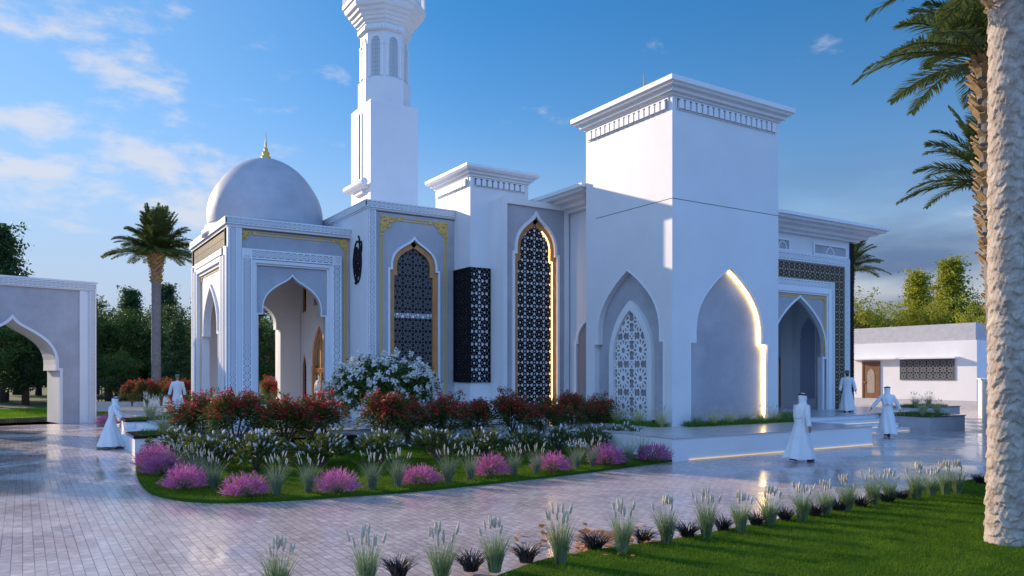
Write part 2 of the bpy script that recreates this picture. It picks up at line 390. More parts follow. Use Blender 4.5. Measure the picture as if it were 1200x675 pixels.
# ================================================================== GROUND
def sheet(name, poly, z, m, uvs=None):
    tris = tessellate_polygon([[Vector((x, y, 0)) for x, y in poly]])
    mb = MB(); mb._add([(x, y, z) for x, y in poly], [tuple(t) for t in tris])
    o = mb.build(name, m); return tag(o, kind='structure')
def smooth_poly(pts, n=8, closed=False):
    res = []; k = len(pts)
    for i in range(k if closed else k - 1):
        p0 = pts[(i - 1) % k] if (closed or i) else pts[0]; p1 = pts[i]; p2 = pts[(i + 1) % k]; p3 = pts[(i + 2) % k] if (closed or i + 2 < k) else pts[-1]
        for j in range(n):
            t = j / n
            res.append(tuple(.5 * ((2 * b) + (-a + c) * t + (2 * a - 5 * b + 4 * c - d) * t * t + (-a + 3 * b - 3 * c + d) * t ** 3) for a, b, c, d in zip(p0, p1, p2, p3)))
    if not closed: res.append(pts[-1])
    return res
# pavers: small setts in courses running along Y, damp sheen in drifting patches
mp = bpy.data.materials.new('wet_pavers'); mp.use_nodes = True; n = mp.node_tree.nodes; l = mp.node_tree.links
b = n['Principled BSDF']; t = n.new('ShaderNodeTexCoord'); mpg = n.new('ShaderNodeMapping'); mpg.inputs['Rotation'].default_value = (0, 0, R_(90))
l.new(t.outputs['Object'], mpg.inputs[0])
br = n.new('ShaderNodeTexBrick'); br.inputs['Scale'].default_value = 1.0; br.inputs['Brick Width'].default_value = .20; br.inputs['Row Height'].default_value = .125
br.inputs['Mortar Size'].default_value = .006; br.inputs['Mortar Smooth'].default_value = .3; br.inputs['Bias'].default_value = -.1
br.inputs['Color1'].default_value = (.68, .57, .545, 1); br.inputs['Color2'].default_value = (.50, .42, .41, 1); br.inputs['Mortar'].default_value = (.24, .20, .21, 1)
l.new(mpg.outputs[0], br.inputs['Vector'])
q = n.new('ShaderNodeTexNoise'); q.inputs['Scale'].default_value = .45; q.inputs['Detail'].default_value = 7; q.inputs['Roughness'].default_value = .6; l.new(t.outputs['Object'], q.inputs['Vector'])
q2 = n.new('ShaderNodeTexNoise'); q2.inputs['Scale'].default_value = 9; q2.inputs['Detail'].default_value = 6; l.new(t.outputs['Object'], q2.inputs['Vector'])
mx = n.new('ShaderNodeMix'); mx.data_type = 'RGBA'; mx.blend_type = 'MULTIPLY'; mx.inputs[0].default_value = .6
r2 = n.new('ShaderNodeValToRGB'); r2.color_ramp.elements[0].position = .3; r2.color_ramp.elements[0].color = (.62, .58, .58, 1); r2.color_ramp.elements[1].position = .7; r2.color_ramp.elements[1].color = (1.15, 1.1, 1.12, 1)
l.new(q2.outputs['Fac'], r2.inputs[0]); l.new(br.outputs['Color'], mx.inputs[6]); l.new(r2.outputs[0], mx.inputs[7]); l.new(mx.outputs[2], b.inputs['Base Color'])
rr = n.new('ShaderNodeMapRange'); rr.inputs['From Min'].default_value = .42; rr.inputs['From Max'].default_value = .58; rr.inputs['To Min'].default_value = .06; rr.inputs['To Max'].default_value = .30
l.new(q.outputs['Fac'], rr.inputs[0]); l.new(rr.outputs[0], b.inputs['Roughness']); b.inputs['Specular IOR Level'].default_value = .55
ad = n.new('ShaderNodeMath'); ad.operation = 'MULTIPLY_ADD'; ad.inputs[1].default_value = -1.0; l.new(br.outputs['Fac'], ad.inputs[0])
q3 = n.new('ShaderNodeMath'); q3.operation = 'MULTIPLY'; q3.inputs[1].default_value = .9; l.new(q2.outputs['Fac'], q3.inputs[0]); l.new(q3.outputs[0], ad.inputs[2])
bp = n.new('ShaderNodeBump'); bp.inputs['Strength'].default_value = .35; bp.inputs['Distance'].default_value = .006; l.new(ad.outputs[0], bp.inputs['Height']); l.new(bp.outputs[0], b.inputs['Normal'])
M['paver'] = mp
M['turf'] = mat('turf', (.025, .065, .006), .95, spec=.05, noise=((.045, .11, .010), 1.6, 10, .3, .7), bump=.6, bscale=60)
M['asphalt'] = mat('wet_asphalt', (.035, .035, .04), .12, noise=((.05, .05, .055), 3, 8, .3, .7))
M['land'] = mat('land', (.035, .07, .012), .95, noise=((.06, .10, .02), .12, 10, .3, .7), bump=.4)
sheet('ground', [(-900, -900), (1500, -900), (1500, 1500), (-900, 1500)], -.012, M['land'])
sheet('pavement', [(-40, -20), (90, -20), (90, 48), (3.4, 48), (3.4, 43.2), (-40, 33.8)], -.006, M['paver'])
g0 = Vector((3.02, 42.3)); gu = Vector((.976, .216)); gn = Vector((-.216, .976))
def gp(u, v): p = g0 + gu * u + gn * v; return (p.x, p.y)
sheet('driveway', [gp(-30, 1.0), gp(.3, 1.0), gp(.3, 7.0), gp(-30, 7.0)], -.002, M['asphalt'])

BED = smooth_poly([(2.75, 24.4), (2.55, 22.6), (2.22, 19.6), (2.10, 17.3), (2.22, 15.9), (2.75, 14.85), (3.7, 14.32), (5.2, 14.05), (6.85, 13.94), (9.96, 14.21), (12.4, 14.6), (14.66, 15.03)], 6)
BEDP = BED + [(14.66, 22.79), (5.6, 22.79), (5.6, 24.38)]
mb = MB(); A_ = [(x, y) for x, y in BEDP]
mb.plate(lambda u, v, w_: (u, v, w_), A_, [], -.004, .05); tag(mb.build('garden_bed', M['turf']), kind='structure')
LAWNE = smooth_poly([(1.5, 4.9), (2.6, 6.3), (4.19, 7.28), (4.9, 7.62), (5.55, 7.85), (6.3, 7.90), (7.7, 7.83), (9.84, 7.98), (12.53, 8.3), (15.35, 8.66), (18, 8.75), (24, 8.8)], 6)
LAWN = LAWNE + [(24, -8), (1.5, -8)]
mb = MB(); mb.plate(lambda u, v, w_: (u, v, w_), LAWN, [], -.004, .05); tag(mb.build('lawn', M['turf']), kind='structure')
# raised terrace and its steps
mb = MB()
mb.box(3.9, 14.67, 22.80, 44, -.01, .60); mb.box(14.67, 23.74, 15.05, 44, -.01, .60); mb.box(23.74, 30.9, 19.4, 44, -.01, .60); mb.box(30.9, 37.2, 19.9, 44, -.01, .60)
tag(mb.build('terrace', M['white']), kind='structure')
mb = MB()
mb.box(3.86, 14.66, 22.76, 44, .601, .625); mb.box(14.66, 23.78, 15.01, 44, .601, .625); mb.box(23.78, 30.9, 19.36, 44, .601, .625); mb.box(30.9, 37.2, 19.86, 44, .601, .625)
tag(mb.build('terrace_paving', M['paveflat']), kind='structure')
mb = MB()
for k in range(3):
    z = .15 * (k + 1); mb.box(23.76, 30.9, 17.9 + .5 * k, 19.38, -.01 if k == 0 else z - .15 + .001, z)
    zz = .2 * (k + 1) - .05; mb.box(2.7 + .4 * k, 3.88, 26.5, 31.2, -.01 if k == 0 else .2 * k - .05 + .001, zz)
tag(mb.build('steps', M['white']), kind='structure')
ltop = .624

# ================================================================== MOSQUE
mosque = empty('mosque', (20, 28, 0), 'large white mosque with domed porch, tall minaret and square corner tower', 'mosque')
W0 = M['white']; TR = M['trim']
B0 = .60
# ---- domed porch
F = FY(29.2)
mb = MB()
opn = arch(8.71, 1.29, 1.10, B0, 4.58, 6.08)
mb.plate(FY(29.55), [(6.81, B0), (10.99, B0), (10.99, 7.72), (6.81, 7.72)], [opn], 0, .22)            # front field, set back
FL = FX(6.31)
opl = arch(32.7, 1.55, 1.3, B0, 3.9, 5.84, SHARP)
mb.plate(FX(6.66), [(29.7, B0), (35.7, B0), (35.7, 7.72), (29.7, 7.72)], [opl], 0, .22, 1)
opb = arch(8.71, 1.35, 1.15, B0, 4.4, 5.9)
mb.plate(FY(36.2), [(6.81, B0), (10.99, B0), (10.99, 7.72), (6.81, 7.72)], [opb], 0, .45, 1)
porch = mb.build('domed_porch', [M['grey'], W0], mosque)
mb = MB()
mb.box(6.31, 6.805, 29.2, 29.695, B0, 7.72); mb.box(6.31, 6.805, 35.705, 36.2, B0, 7.72)
mb.box(6.81, 10.98, 29.24, 36.16, 7.722, 7.9)                                         # ceiling slab
mb.box(6.31, 6.62, 29.705, 30.05, B0, 7.3); mb.box(6.31, 6.62, 35.35, 35.70, B0, 7.3)
# stepped white frame round the front arch
frame(mb, F, 7.18, 10.24, B0, 6.60, .12, -.12, .02); frame(mb, F, 7.30, 10.12, B0, 6.48, .07, -.12, -.05)
frame(mb, FL, 30.25, 35.15, B0, 6.78, .18, -.12, .04); frame(mb, FL, 30.43, 34.97, B0, 6.60, .12, -.12, -.04)
mb.ribbon(FY(29.33), opn, grow(opn, 8.71, .05), 0, .05)
mb.ribbon(FX(6.44), opl, grow(opl, 32.7, .10), 0, .08)
mb.build('pier', W0, porch)
mb = MB(); mb.cornice(6.31, 10.97, 29.2, 36.2, [(.0, 7.722), (.03, 7.74), (.03, 7.80), (.06, 7.82), (.06, 8.10), (.02, 8.12)]); mb.build('cornice', TR, porch)
border(porch, FY(29.14), [(6.25, 11.0, 7.83, 8.09)], .002)
border(porch, FX(6.25), [(29.14, 36.2, 7.83, 8.09)], .002)
border(porch, F, [(6.33, 6.62, B0, 7.70), (6.80, 7.17, B0, 6.98), (10.24, 10.60, B0, 6.98)], .002)
mbk = MB(); mbk.fbox(F, 6.80, 10.60, B0 + 6.02, 6.98, -.12, .0)
border(porch, FY(29.2), [(6.80, 10.60, 6.62, 6.98)], .004)
mbk = MB(); mbk.fbox(F, 6.80, 7.17, B0, 6.62, -.12, .0); mbk.fbox(F, 10.24, 10.60, B0, 6.62, -.12, .0); mbk.fbox(F, 6.80, 10.60, 6.62, 6.98, -.12, .0); mbk.build('surround', W0, porch)
border(porch, FX(6.31), [(29.24, 29.50, B0, 7.0), (35.84, 36.12, B0, 7.0), (29.75, 30.02, B0, 6.75), (35.38, 35.64, B0, 6.75), (30.05, 35.35, 6.82, 7.05)], .002)
gold_frame(porch, FY(29.33), 6.72, 10.90, B0, 7.66, .0, .45)
gold_frame(porch, FX(6.44), 30.60, 34.85, B0, 6.52, .0, .4)
mb = MB(); lattice(mb, FX(6.31), 29.55, 35.80, 7.10, 7.68, .29, .045, -.028, .0, 'star'); mb.fbox(FX(6.31), 29.5, 35.85, 7.06, 7.72, -.05, -.03, 2); frame(mb, FX(6.31), 29.5, 35.85, 7.06, 7.72, .03, -.03, .055)
mb.build('lattice_frieze', [M['black'], M['band'], M['pale']], porch)
mb = MB()
mb.lathe((8.6, 32.7, 8.0), [(2.5, -.1), (2.5, .12), (2.38, .16), (2.38, .34), (2.30, .36)], 72); ring = mb.build('dome_drum', TR, porch, True)
pr = []
for i in range(33):
    t_ = i / 32; z = t_ * 3.0; r = 2.28 * (1 - t_ ** 2.35) ** .56 * (1 + .035 * math.sin(math.pi * min(t_ * 1.6, 1)))
    pr.append((max(r, .02), z))
mb = MB(); mb.lathe((8.6, 32.7, 8.36), pr, 96); mb.build('dome', M['dome'], porch, True)
finial(porch, (8.6, 32.7, 11.30), .82)

# ---- window wing (gilt frame) ------------------------------------------------
mb = MB()
wz = arch(12.98, 1.04, .92, 1.0, 6.38, 7.62)
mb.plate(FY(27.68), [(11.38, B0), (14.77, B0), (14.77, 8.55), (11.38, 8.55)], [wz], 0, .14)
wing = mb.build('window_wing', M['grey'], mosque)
mb = MB()
mb.box(11.0, 11.38, 27.5, 27.95, B0, 8.6); mb.box(11.38, 14.77, 27.70, 27.95, B0, 8.6)
# side wall with tall openings (seen through the porch)
dz_ = arch(33.1, 1.05, .95, B0, 2.7, 4.5, SHARP); wd1 = arch(35.2, .34, .34, B0 + .2, 2.3, 3.3, SHARP); wd2 = [(34.9, 5.2), (35.5, 5.2), (35.5, 7.4), (34.9, 7.4)]; wd3 = [(32.4, 5.4), (33.8, 5.4), (33.8, 7.4), (32.4, 7.4)]
mb.plate(FX(11.25), [(27.96, B0), (40, B0), (40, 8.6), (27.96, 8.6)], [dz_, wd1, wd2, wd3], 0, .25)
mb.box(11.27, 14.76, 27.96, 40, B0, 8.6); mb.box(14.77, 18.9, 29.25, 40, B0, 8.8)
mb.build('wall', W0, wing)
mb = MB(); mb.cornice(11.0, 14.77, 27.5, 40, [(0, 8.601), (.0, 8.62), (.04, 8.62), (.04, 8.97), (0, 8.98)]); mb.build('parapet', TR, wing)
border(wing, FY(27.46), [(10.96, 14.75, 8.68, 8.95)], .002)
border(wing, FX(10.96), [(27.46, 40, 8.68, 8.95)], .002)
border(wing, FY(27.5), [(11.06, 11.33, B0, 8.58)], .002)
gold_frame(wing, FY(27.54), 11.55, 14.45, B0, 8.42, .0, .62)
mb = MB(); mb.ribbon(FY(27.54), wz, grow(wz, 12.98, .075), 0, .07); mb.build('arch_moulding', TR, wing)
wi = grow(wz, 12.98, -.21); mb = MB(); mb.ribbon(FY(27.66), wi, grow(wz, 12.98, -.01), 0, .09); mb.build('window_frame', M['wood'], wing)
mb = MB(); lattice(mb, FY(27.67), 12.1, 13.86, 1.0, 7.5, .44, .026, .005, .02, 'star', wi); mb.build('window_lattice', M['slate'], wing)
mb = MB(); mb.plate(FY(27.69), wi, [], 0, .012); mb.build('glazing', M['glass'], wing)
mb = MB(); mb.fbox(FY(27.67), 12.12, 13.84, 4.55, 4.72, .0, .02); mb.build('window_rail', TR, wing)
mb = MB()
for q_ in (dz_, wd1, wd2 + [wd2[0]], wd3 + [wd3[0]]):
    mb.ribbon(FX(11.08), q_, grow(q_, 0, .14) if q_ in (dz_, wd1) else [(u + (.1 if u < 34 and u > 33 or u > 35.3 else -.1) * 0, v) for u, v in q_], 0, .04)
uc_ = 33.1
mb.build('door_moulding', M['wood'], wing)
mb = MB(); mb.ribbon(FX(11.1), grow(dz_, 33.1, -.14), dz_, 0, .08); mb.fbox(FX(11.12), 32.05, 34.15, 2.4, 2.6, 0, .06); mb.fbox(FX(11.12), 33.05, 33.15, B0, 4.3, 0, .05)
for i in range(9): mb.fbox(FX(11.12), 32.2 + i * .2, 32.24 + i * .2, 2.42, 2.58, .06, .1)
mb.build('door', M['wood'], wing)
mb = MB(); mb.fbox(FX(11.245), 32.0, 34.2, B0, 4.5, 0, .02); mb.build('door_panel', M['amber'], wing)
mb = MB(); frame(mb, FX(11.1), 34.9, 35.5, 5.2, 7.4, .1, 0, .05, 0, True); mb.build('upper_window_frame', M['wood'], wing); mb = MB(); frame(mb, FX(11.1), 32.4, 33.8, 5.4, 7.4, .12, 0, .05, 0, True); mb.build('upper_window_frame', M['wood'], wing); mb = MB(); mb.ribbon(FX(11.1), grow(wd1, 35.2, -.06), wd1, 0, .06); mb.build('lower_window_frame', M['wood'], wing)
mb = MB(); lattice(mb, FX(11.16), 34.95, 35.45, 5.25, 7.35, .25, .03, 0, .03); mb.build('side_lattice', M['brownlat'], wing); mb = MB(); lattice(mb, FX(11.16), 32.45, 33.75, 5.45, 7.35, .3, .03, 0, .03); mb.build('side_lattice', M['brownlat'], wing); mb = MB(); lattice(mb, FX(11.16), 34.9, 35.5, .8, 3.3, .3, .03, 0, .03, 'star', wd1)
mb.build('side_lattice', M['brownlat'], wing)
mb = MB(); mb.fbox(FX(11.245), 34.8, 35.6, .8, 7.5, 0, .01); mb.build('side_glazing', M['glass'], wing); mb = MB(); mb.fbox(FX(11.245), 32.3, 33.9, 5.3, 7.5, 0, .01); mb.build('side_glazing', M['glass'], wing)
# oval calligraphic relief on the side wall (abstract strokes)
mb = MB(); F_ = FX(10.995); rr_ = random.Random(3)
for i in range(26):
    a = rr_.uniform(0, 6.28); r0 = rr_.uniform(.1, .95); cy, cz = 28.42 + .36 * r0 * math.cos(a), 6.7 + .72 * r0 * math.sin(a)
    pts = []; a0 = rr_.uniform(0, 6.28); k = rr_.choice((-1, 1)); l0 = rr_.uniform(.12, .3)
    for j in range(9): pts.append((cy, cz)); a0 += k * .42; cy += math.cos(a0) * l0 * .22; cz += math.sin(a0) * l0 * .45
    for p, q_ in zip(pts, pts[1:]): mb.bar(F_, p, q_, .065, 0, .04)
for i in range(36):
    a, a2 = i / 36 * 6.2832, (i + 1) / 36 * 6.2832
    mb.bar(F_, (28.42 + .40 * math.cos(a), 6.7 + .80 * math.sin(a)), (28.42 + .40 * math.cos(a2), 6.7 + .80 * math.sin(a2)), .05, 0, .04)
mb.build('wall_ornament', M['black'], wing)

# ---- stair tower behind, with corner screen ------------------------------------------------
mb = MB(); mb.box(14.77, 17.5, 26.23, 29.2, B0, 10.08)
st = mb.build('stair_tower', W0, mosque)
mb = MB(); mb.cornice(14.77, 17.5, 26.23, 29.2, [(0, 10.081), (.05, 10.10), (.06, 10.17), (.16, 10.20), (.18, 10.27), (.28, 10.31), (.34, 10.40), (.34, 10.50), (.10, 10.52)]); mb.build('cornice', TR, st)
dentils(st, FY(26.23), 14.92, 17.35, 9.72, 10.07, 9); dentils(st, FX(14.77), 26.38, 29.1, 9.72, 10.07, 10)
mb = MB()
lattice(mb, FY(26.23), 14.70, 15.655, 2.02, 6.52, .475, .040, .006, .03, 'star'); pass
lattice(mb, FX(14.77), 26.16, 27.45, 2.02, 6.52, .32, .046, .006, .03, 'star')
frame(mb, FY(26.23), 14.69, 15.657, 2.02, 6.52, .03, .0, .085, 0, True); frame(mb, FX(14.77), 26.15, 27.47, 2.02, 6.52, .03, .0, .085, 0, True)
mb.build('corner_screen', M['black'], st)

# ---- tall window bay ------------------------------------------------
mb = MB(); tz = arch(17.22, 1.02, .90, 1.0, 7.05, 8.62)
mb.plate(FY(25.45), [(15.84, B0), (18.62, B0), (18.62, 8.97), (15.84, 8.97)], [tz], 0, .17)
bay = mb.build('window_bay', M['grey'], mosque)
mb = MB(); mb.box(15.66, 15.84, 25.2, 26.228, B0, 9.2); mb.box(18.62, 18.82, 25.2, 26.228, B0, 9.2); mb.box(15.84, 18.62, 25.2, 25.46, 8.97, 9.2); mb.box(15.84, 18.62, 25.47, 26.228, B0, 9.2)
mb.box(15.84, 18.62, 25.20, 25.46, B0, .95)
mb.build('bay_frame', W0, bay)
mb = MB(); mb.ribbon(FY(25.28), tz, grow(tz, 17.22, .11), 0, .08); mb.build('arch_moulding', TR, bay)
ti = grow(tz, 17.22, -.21); mb = MB(); mb.ribbon(FY(25.42), ti, grow(tz, 17.22, -.01), 0, .08); mb.build('window_frame', M['wood'], bay)
ti2 = grow(tz, 17.22, -.20)
mb = MB(); lattice(mb, FY(25.38), 16.32, 18.12, 1.0, 8.65, .45, .040, .002, .022, 'star', ti2); mb.build('window_lattice', M['black'], bay)
mb = MB(); mb.plate(FY(25.395), ti2, [], 0, .012); mb.build('glazing', M['pale'], bay)
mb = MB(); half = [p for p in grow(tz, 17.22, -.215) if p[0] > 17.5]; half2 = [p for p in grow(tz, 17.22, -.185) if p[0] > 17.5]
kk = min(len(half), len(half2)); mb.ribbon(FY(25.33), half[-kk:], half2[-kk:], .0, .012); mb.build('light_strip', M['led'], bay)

# ---- corner tower ------------------------------------------------
tw = MB(); tw.box(18.14, 23.16, 18.79, 22.89, B0, 11.45)
nl = arch(20.57, 1.80, 1.62, B0, 3.42, 5.97, SHARP); nf = arch(20.65, 1.92, 1.66, B0, 3.39, 6.0, SHARP)
tw.plate(FX(18.139), [(18.34, B0), (22.89, B0), (22.89, 11.45), (18.34, 11.45)], [nl], 0, .249)
tw.plate(FY(18.789), [(18.14, B0), (23.16, B0), (23.16, 11.45), (18.14, 11.45)], [nf], 0, .449)
tower = tw.build('corner_tower', W0, mosque)
mb = MB(); mb.cornice(17.89, 23.16, 18.34, 22.89, [(0, 11.451), (.05, 11.46), (.07, 11.52), (.18, 11.55), (.20, 11.64), (.32, 11.68), (.36, 11.74), (.42, 11.78), (.42, 11.94), (.1, 11.97)]); mb.build('cornice', TR, tower)
dentils(tower, FY(18.34), 18.05, 23.0, 11.02, 11.42, 18); dentils(tower, FX(17.89), 18.5, 22.75, 11.02, 11.42, 16)
mb = MB(); mb.fbox(FY(18.34), 17.888, 23.16, 8.08, 8.10, -.01, .003); mb.fbox(FX(17.89), 18.338, 22.3, 8.08, 8.10, -.01, .003); mb.build('seam', M['dark'], tower)
mb = MB(); mb.fbox(FX(18.139), 18.4, 22.8, B0, 6.1, .001, .02); mb.fbox(FY(18.789), 18.66, 22.64, B0, 6.2, .001, .22); mb.build('niche_panel', M['grey'], tower)
po = [(20.5 - 1.12, .65), (20.5 - 1.12, 2.7)] + [(20.5 - 1.12 * math.cos(a) ** 1.0 * 1.0, 2.7 + 2.2 * math.sin(a) ** .92) for a in [i / 14 * math.pi / 2 for i in range(1, 14)]]
def lancet(uc, w_, v0, s, ap, n=14):
    R0 = ((ap - s) ** 2 + w_ ** 2) / (2 * w_); pts = []
    amax = math.asin((ap - s) / R0)
    for i in range(n + 1):
        a = amax * i / n; pts.append((uc + w_ - R0 + R0 * math.cos(a), s + R0 * math.sin(a)))
    right = [(uc + w_, v0)] + pts; left = [(2 * uc - u, v) for u, v in right]
    return left[:-1] + right[::-1]
lo = lancet(20.52, 1.12, .62, 2.9, 4.92); li = lancet(20.52, .90, .62, 2.9, 4.58)
mb = MB(); mb.ribbon(FX(18.118), li, lo, 0, .16); mb.fbox(FX(18.118), 19.4, 21.64, .6, .78, 0, .17); mb.build('window_frame', W0, tower)
mb = MB(); lattice(mb, FX(18.118), 19.62, 21.42, .7, 4.66, .90, .046, .03, .06, 'rosette', lo); mb.build('window_lattice', TR, tower)
mb = MB(); mb.plate(FX(18.118), li, [], .002, .02); mb.build('window_panel', M['tan'], tower)
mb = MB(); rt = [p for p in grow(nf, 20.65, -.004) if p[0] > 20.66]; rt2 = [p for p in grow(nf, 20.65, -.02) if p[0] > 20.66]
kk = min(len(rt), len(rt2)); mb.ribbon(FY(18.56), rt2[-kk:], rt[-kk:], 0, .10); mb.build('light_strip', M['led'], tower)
mb = MB(); mb.ribbon(FX(17.89), nl, grow(nl, 20.57, .05), .0, .012); mb.ribbon(FY(18.34), nf, grow(nf, 20.65, .05), .0, .012); mb.build('arch_moulding', TR, tower)

# ---- prayer hall ------------------------------------------------
mb = MB(); PC = 30.72
ho = arch(PC, 1.72, 1.92, B0, 3.1, 5.93, SHARP); ho = arch(PC, 1.66, 1.90, B0, 3.15, 5.93, SHARP)
mb.plate(FY(23.35), [(23.2, B0), (34.95, B0), (34.95, 8.86), (23.2, 8.86)], [ho], 0, .2)
hall = mb.build('prayer_hall', W0, mosque)
mb = MB(); mb.box(18.9, 23.19, 22.9, 40, B0, 8.86); mb.box(34.5, 34.95, 23.36, 40, B0, 8.86); mb.box(23.2, 34.49, 27.2, 40, B0, 8.85); mb.box(23.2, 27.6, 23.36, 27.19, B0, 8.85); mb.box(33.9, 34.49, 23.36, 27.19, B0, 8.85)
mb.box(27.61, 33.89, 23.36, 27.19, 7.2, 8.85)
mb.build('wall', W0, hall)
pe = [(0, 8.861), (.2, 8.87), (.22, 8.96), (.45, 9.0), (.5, 9.12), (.78, 9.17), (.82, 9.25), (1.05, 9.29), (1.1, 9.38), (1.2, 9.40), (1.2, 9.54), (1.0, 9.57)]
mb = MB(); mb.cornice(24.6, 34.95, 23.15, 40, pe); mb.cornice(18.9, 33.0, 24.12, 39.9, [(o, z + .004) for o, z in pe]); mb.build('eave', TR, hall)
mb = MB(); mb.cornice(18.3, 35.5, 24.0, 40.5, [(0, 9.578), (0, 9.75), (-.3, 9.76)]); mb.build('roof', TR, hall)
mb = MB(); mb.lathe((28.3, 31.15, 9.7), [(2.2, 0), (2.25, .8), (2.3, 1.8), (2.2, 2.8), (1.95, 3.8), (1.55, 4.7), (1.1, 5.4), (.6, 5.9), (.2, 6.3), (.02, 6.4)], 64); mb.build('main_dome', M['dome'], hall, True)
finial(hall, (28.3, 31.15, 16.0), 1.75)
# portal surround
Fp = FY(23.15)
mb = MB(); oL, oR = PC - 3.85, PC + 3.85
frame(mb, Fp, PC - 2.25, PC + 2.25, B0, 6.40, .22, 0, .16); frame(mb, Fp, PC - 2.05, PC + 2.05, B0, 6.2, .10, 0, .10)
mb.ribbon(Fp, ho, grow(ho, PC, .09), 0, .07)
mb.build('portal_frame', TR, hall)
border(hall, Fp, [(PC - 2.62, PC - 2.27, B0, 6.78), (PC + 2.27, PC + 2.62, B0, 6.78), (PC - 2.25, PC + 2.25, 6.42, 6.78)], .02)
border(hall, Fp, [(PC + 3.45, PC + 3.83, B0, 8.0), (PC - 3.83, PC - 3.45, B0, 8.0), (PC - 3.44, PC + 3.44, 7.62, 8.0)], .02)
mb = MB()
for r_ in ((PC + 2.66, PC + 3.40, B0, 7.58), (PC - 3.40, PC - 2.66, B0, 7.58), (PC - 2.66, PC + 2.66, 6.82, 7.58)): lattice(mb, Fp, *r_, .37, .032, .028, .042, 'star')
mb.build('portal_lattice', M['brownlat'], hall)
mb = MB()
for r_ in ((PC + 2.64, PC + 3.43, B0, 7.60), (PC - 3.43, PC - 2.64, B0, 7.60), (PC - 2.64, PC + 2.64, 6.80, 7.60)): mb.fbox(Fp, *r_, .002, .028)
mb.build('screen_panel', mat('bronze_panel', (.50, .40, .26), .5), hall)
mb = MB(); mb.fbox(Fp, PC - 2.0, PC + 2.0, 3.16, 6.18, .0, .004); mb_ok = mb
mb = MB(); mb.plate(Fp, [(PC - 1.94, B0), (PC + 1.94, B0), (PC + 1.94, 6.1), (PC - 1.94, 6.1)], [grow(ho, PC, .092)], .001, .03); mb.build('plaster_field', M['grey'], hall)
gold_frame(hall, Fp, PC - 1.88, PC + 1.88, 3.3, 6.05, .03, .26)
# insets under the eave and corner strip
mb = MB(); g_ = MB()
for u0, u1 in ((28.95, 30.0), (31.7, 34.3), (25.5, 28.2)):
    mb = MB(); g_ = MB(); g_.fbox(Fp, u0 + .1, u1 - .1, 8.08, 8.52, .002, .012); frame(mb, Fp, u0, u1, 8.01, 8.60, .09, .0, .08, 0, True)
    uc = (u0 + u1) / 2; mb.ribbon(Fp, arch(uc, .26, .22, 8.08, 8.2, 8.44, SHARP), grow(arch(uc, .26, .22, 8.08, 8.2, 8.44, SHARP), uc, .05), .01, .05)
    mb.build('inset_frame', TR, hall); g_.build('inset_panel', M['grey'], hall)
mb = MB(); mb.fbox(Fp, 34.58, 34.94, B0, 8.84, .001, .02, 1); lattice(mb, Fp, 34.62, 34.92, B0, 8.8, .3, .035, .02, .05, 'star'); mb.build('corner_lattice', [M['black'], M['band']], hall)
# vestibule seen through the portal arch: its right wall carries panel, pilaster and door
Fv = FX(33.895)
mb = MB(); mb.plate(Fv, arch(25.0, .46, .42, 1.1, 4.2, 5.2, SHARP), [], .002, .03); mb.build('vestibule_panel', mat('blue_grey_plaster', (.36, .38, .48), .6), hall)
mb = MB(); mb.fbox(Fv, 25.75, 26.45, B0, 7.19, 0, .30); mb.build('pilaster', W0, hall)
mb = MB(); mb.fbox(Fv, 24.50, 24.56, B0, 6.5, 0, .06); mb.build('edge_moulding', TR, hall)
mb = MB(); mb.plate(Fv, arch(26.85, .30, .27, B0, 2.6, 3.3, SHARP), [], .002, .06); mb.build('door', M['wood'], hall)
mb = MB(); lattice(mb, Fv, 23.75, 24.2, B0, 4.0, .22, .035, .03, .06); mb.fbox(Fv, 23.72, 24.23, B0, 4.0, .002, .03); mb.build('side_lattice', M['brownlat'], hall)
# little gate arch in the slot between bay and tower
mb = MB(); sl_ = arch(24.1, .62, .52, B0, 3.55, 4.4, SHARP); mb.ribbon(FX(18.9), sl_, grow(sl_, 24.1, .14), .001, .10); mb.build('slot_arch_moulding', TR, hall)
mb = MB(); mb.plate(FX(18.9), sl_, [], .001, .012); mb.build('slot_panel', M['tan'], hall)

# ---- minaret ------------------------------------------------
mx0, mx1, my0, my1 = 13.74, 16.21, 33.93, 36.40; cx, cy = (mx0 + mx1) / 2, (my0 + my1) / 2
mb = MB(); mb.box(mx0, mx1, my0, my1, B0, 15.2)
o8 = R_(22.5); wo = 1 / math.cos(o8)
def oct_(r): return r * wo
mb.lathe((cx, cy, 0), [(oct_(1.17), 15.201), (oct_(1.17), 16.45), (oct_(1.06), 16.55), (oct_(1.06), 18.75)], 8, o8)
mina = mb.build('minaret', W0, mosque)
mb = MB(); mb.cornice(mx0, mx1, my0, my1, [(-.02, 15.201), (-.02, 15.24), (-.16, 15.30)]); 
prof = [(1.10, 18.751), (1.16, 18.78), (1.16, 19.05), (1.22, 19.1), (1.22, 19.18), (1.34, 19.24), (1.36, 19.34), (1.44, 19.38), (1.48, 19.52), (1.58, 19.56), (1.62, 19.70), (1.72, 19.74), (1.78, 19.88), (1.78, 19.98), (1.86, 20.02), (1.88, 20.16), (1.4, 20.18)]
mb.build('shaft_cap', TR, mina); mb = MB()
mb.lathe((cx, cy, 0), [(oct_(r), z) for r, z in prof], 8, o8)
bal = mb.build('balcony', TR, mina)
mb = MB()
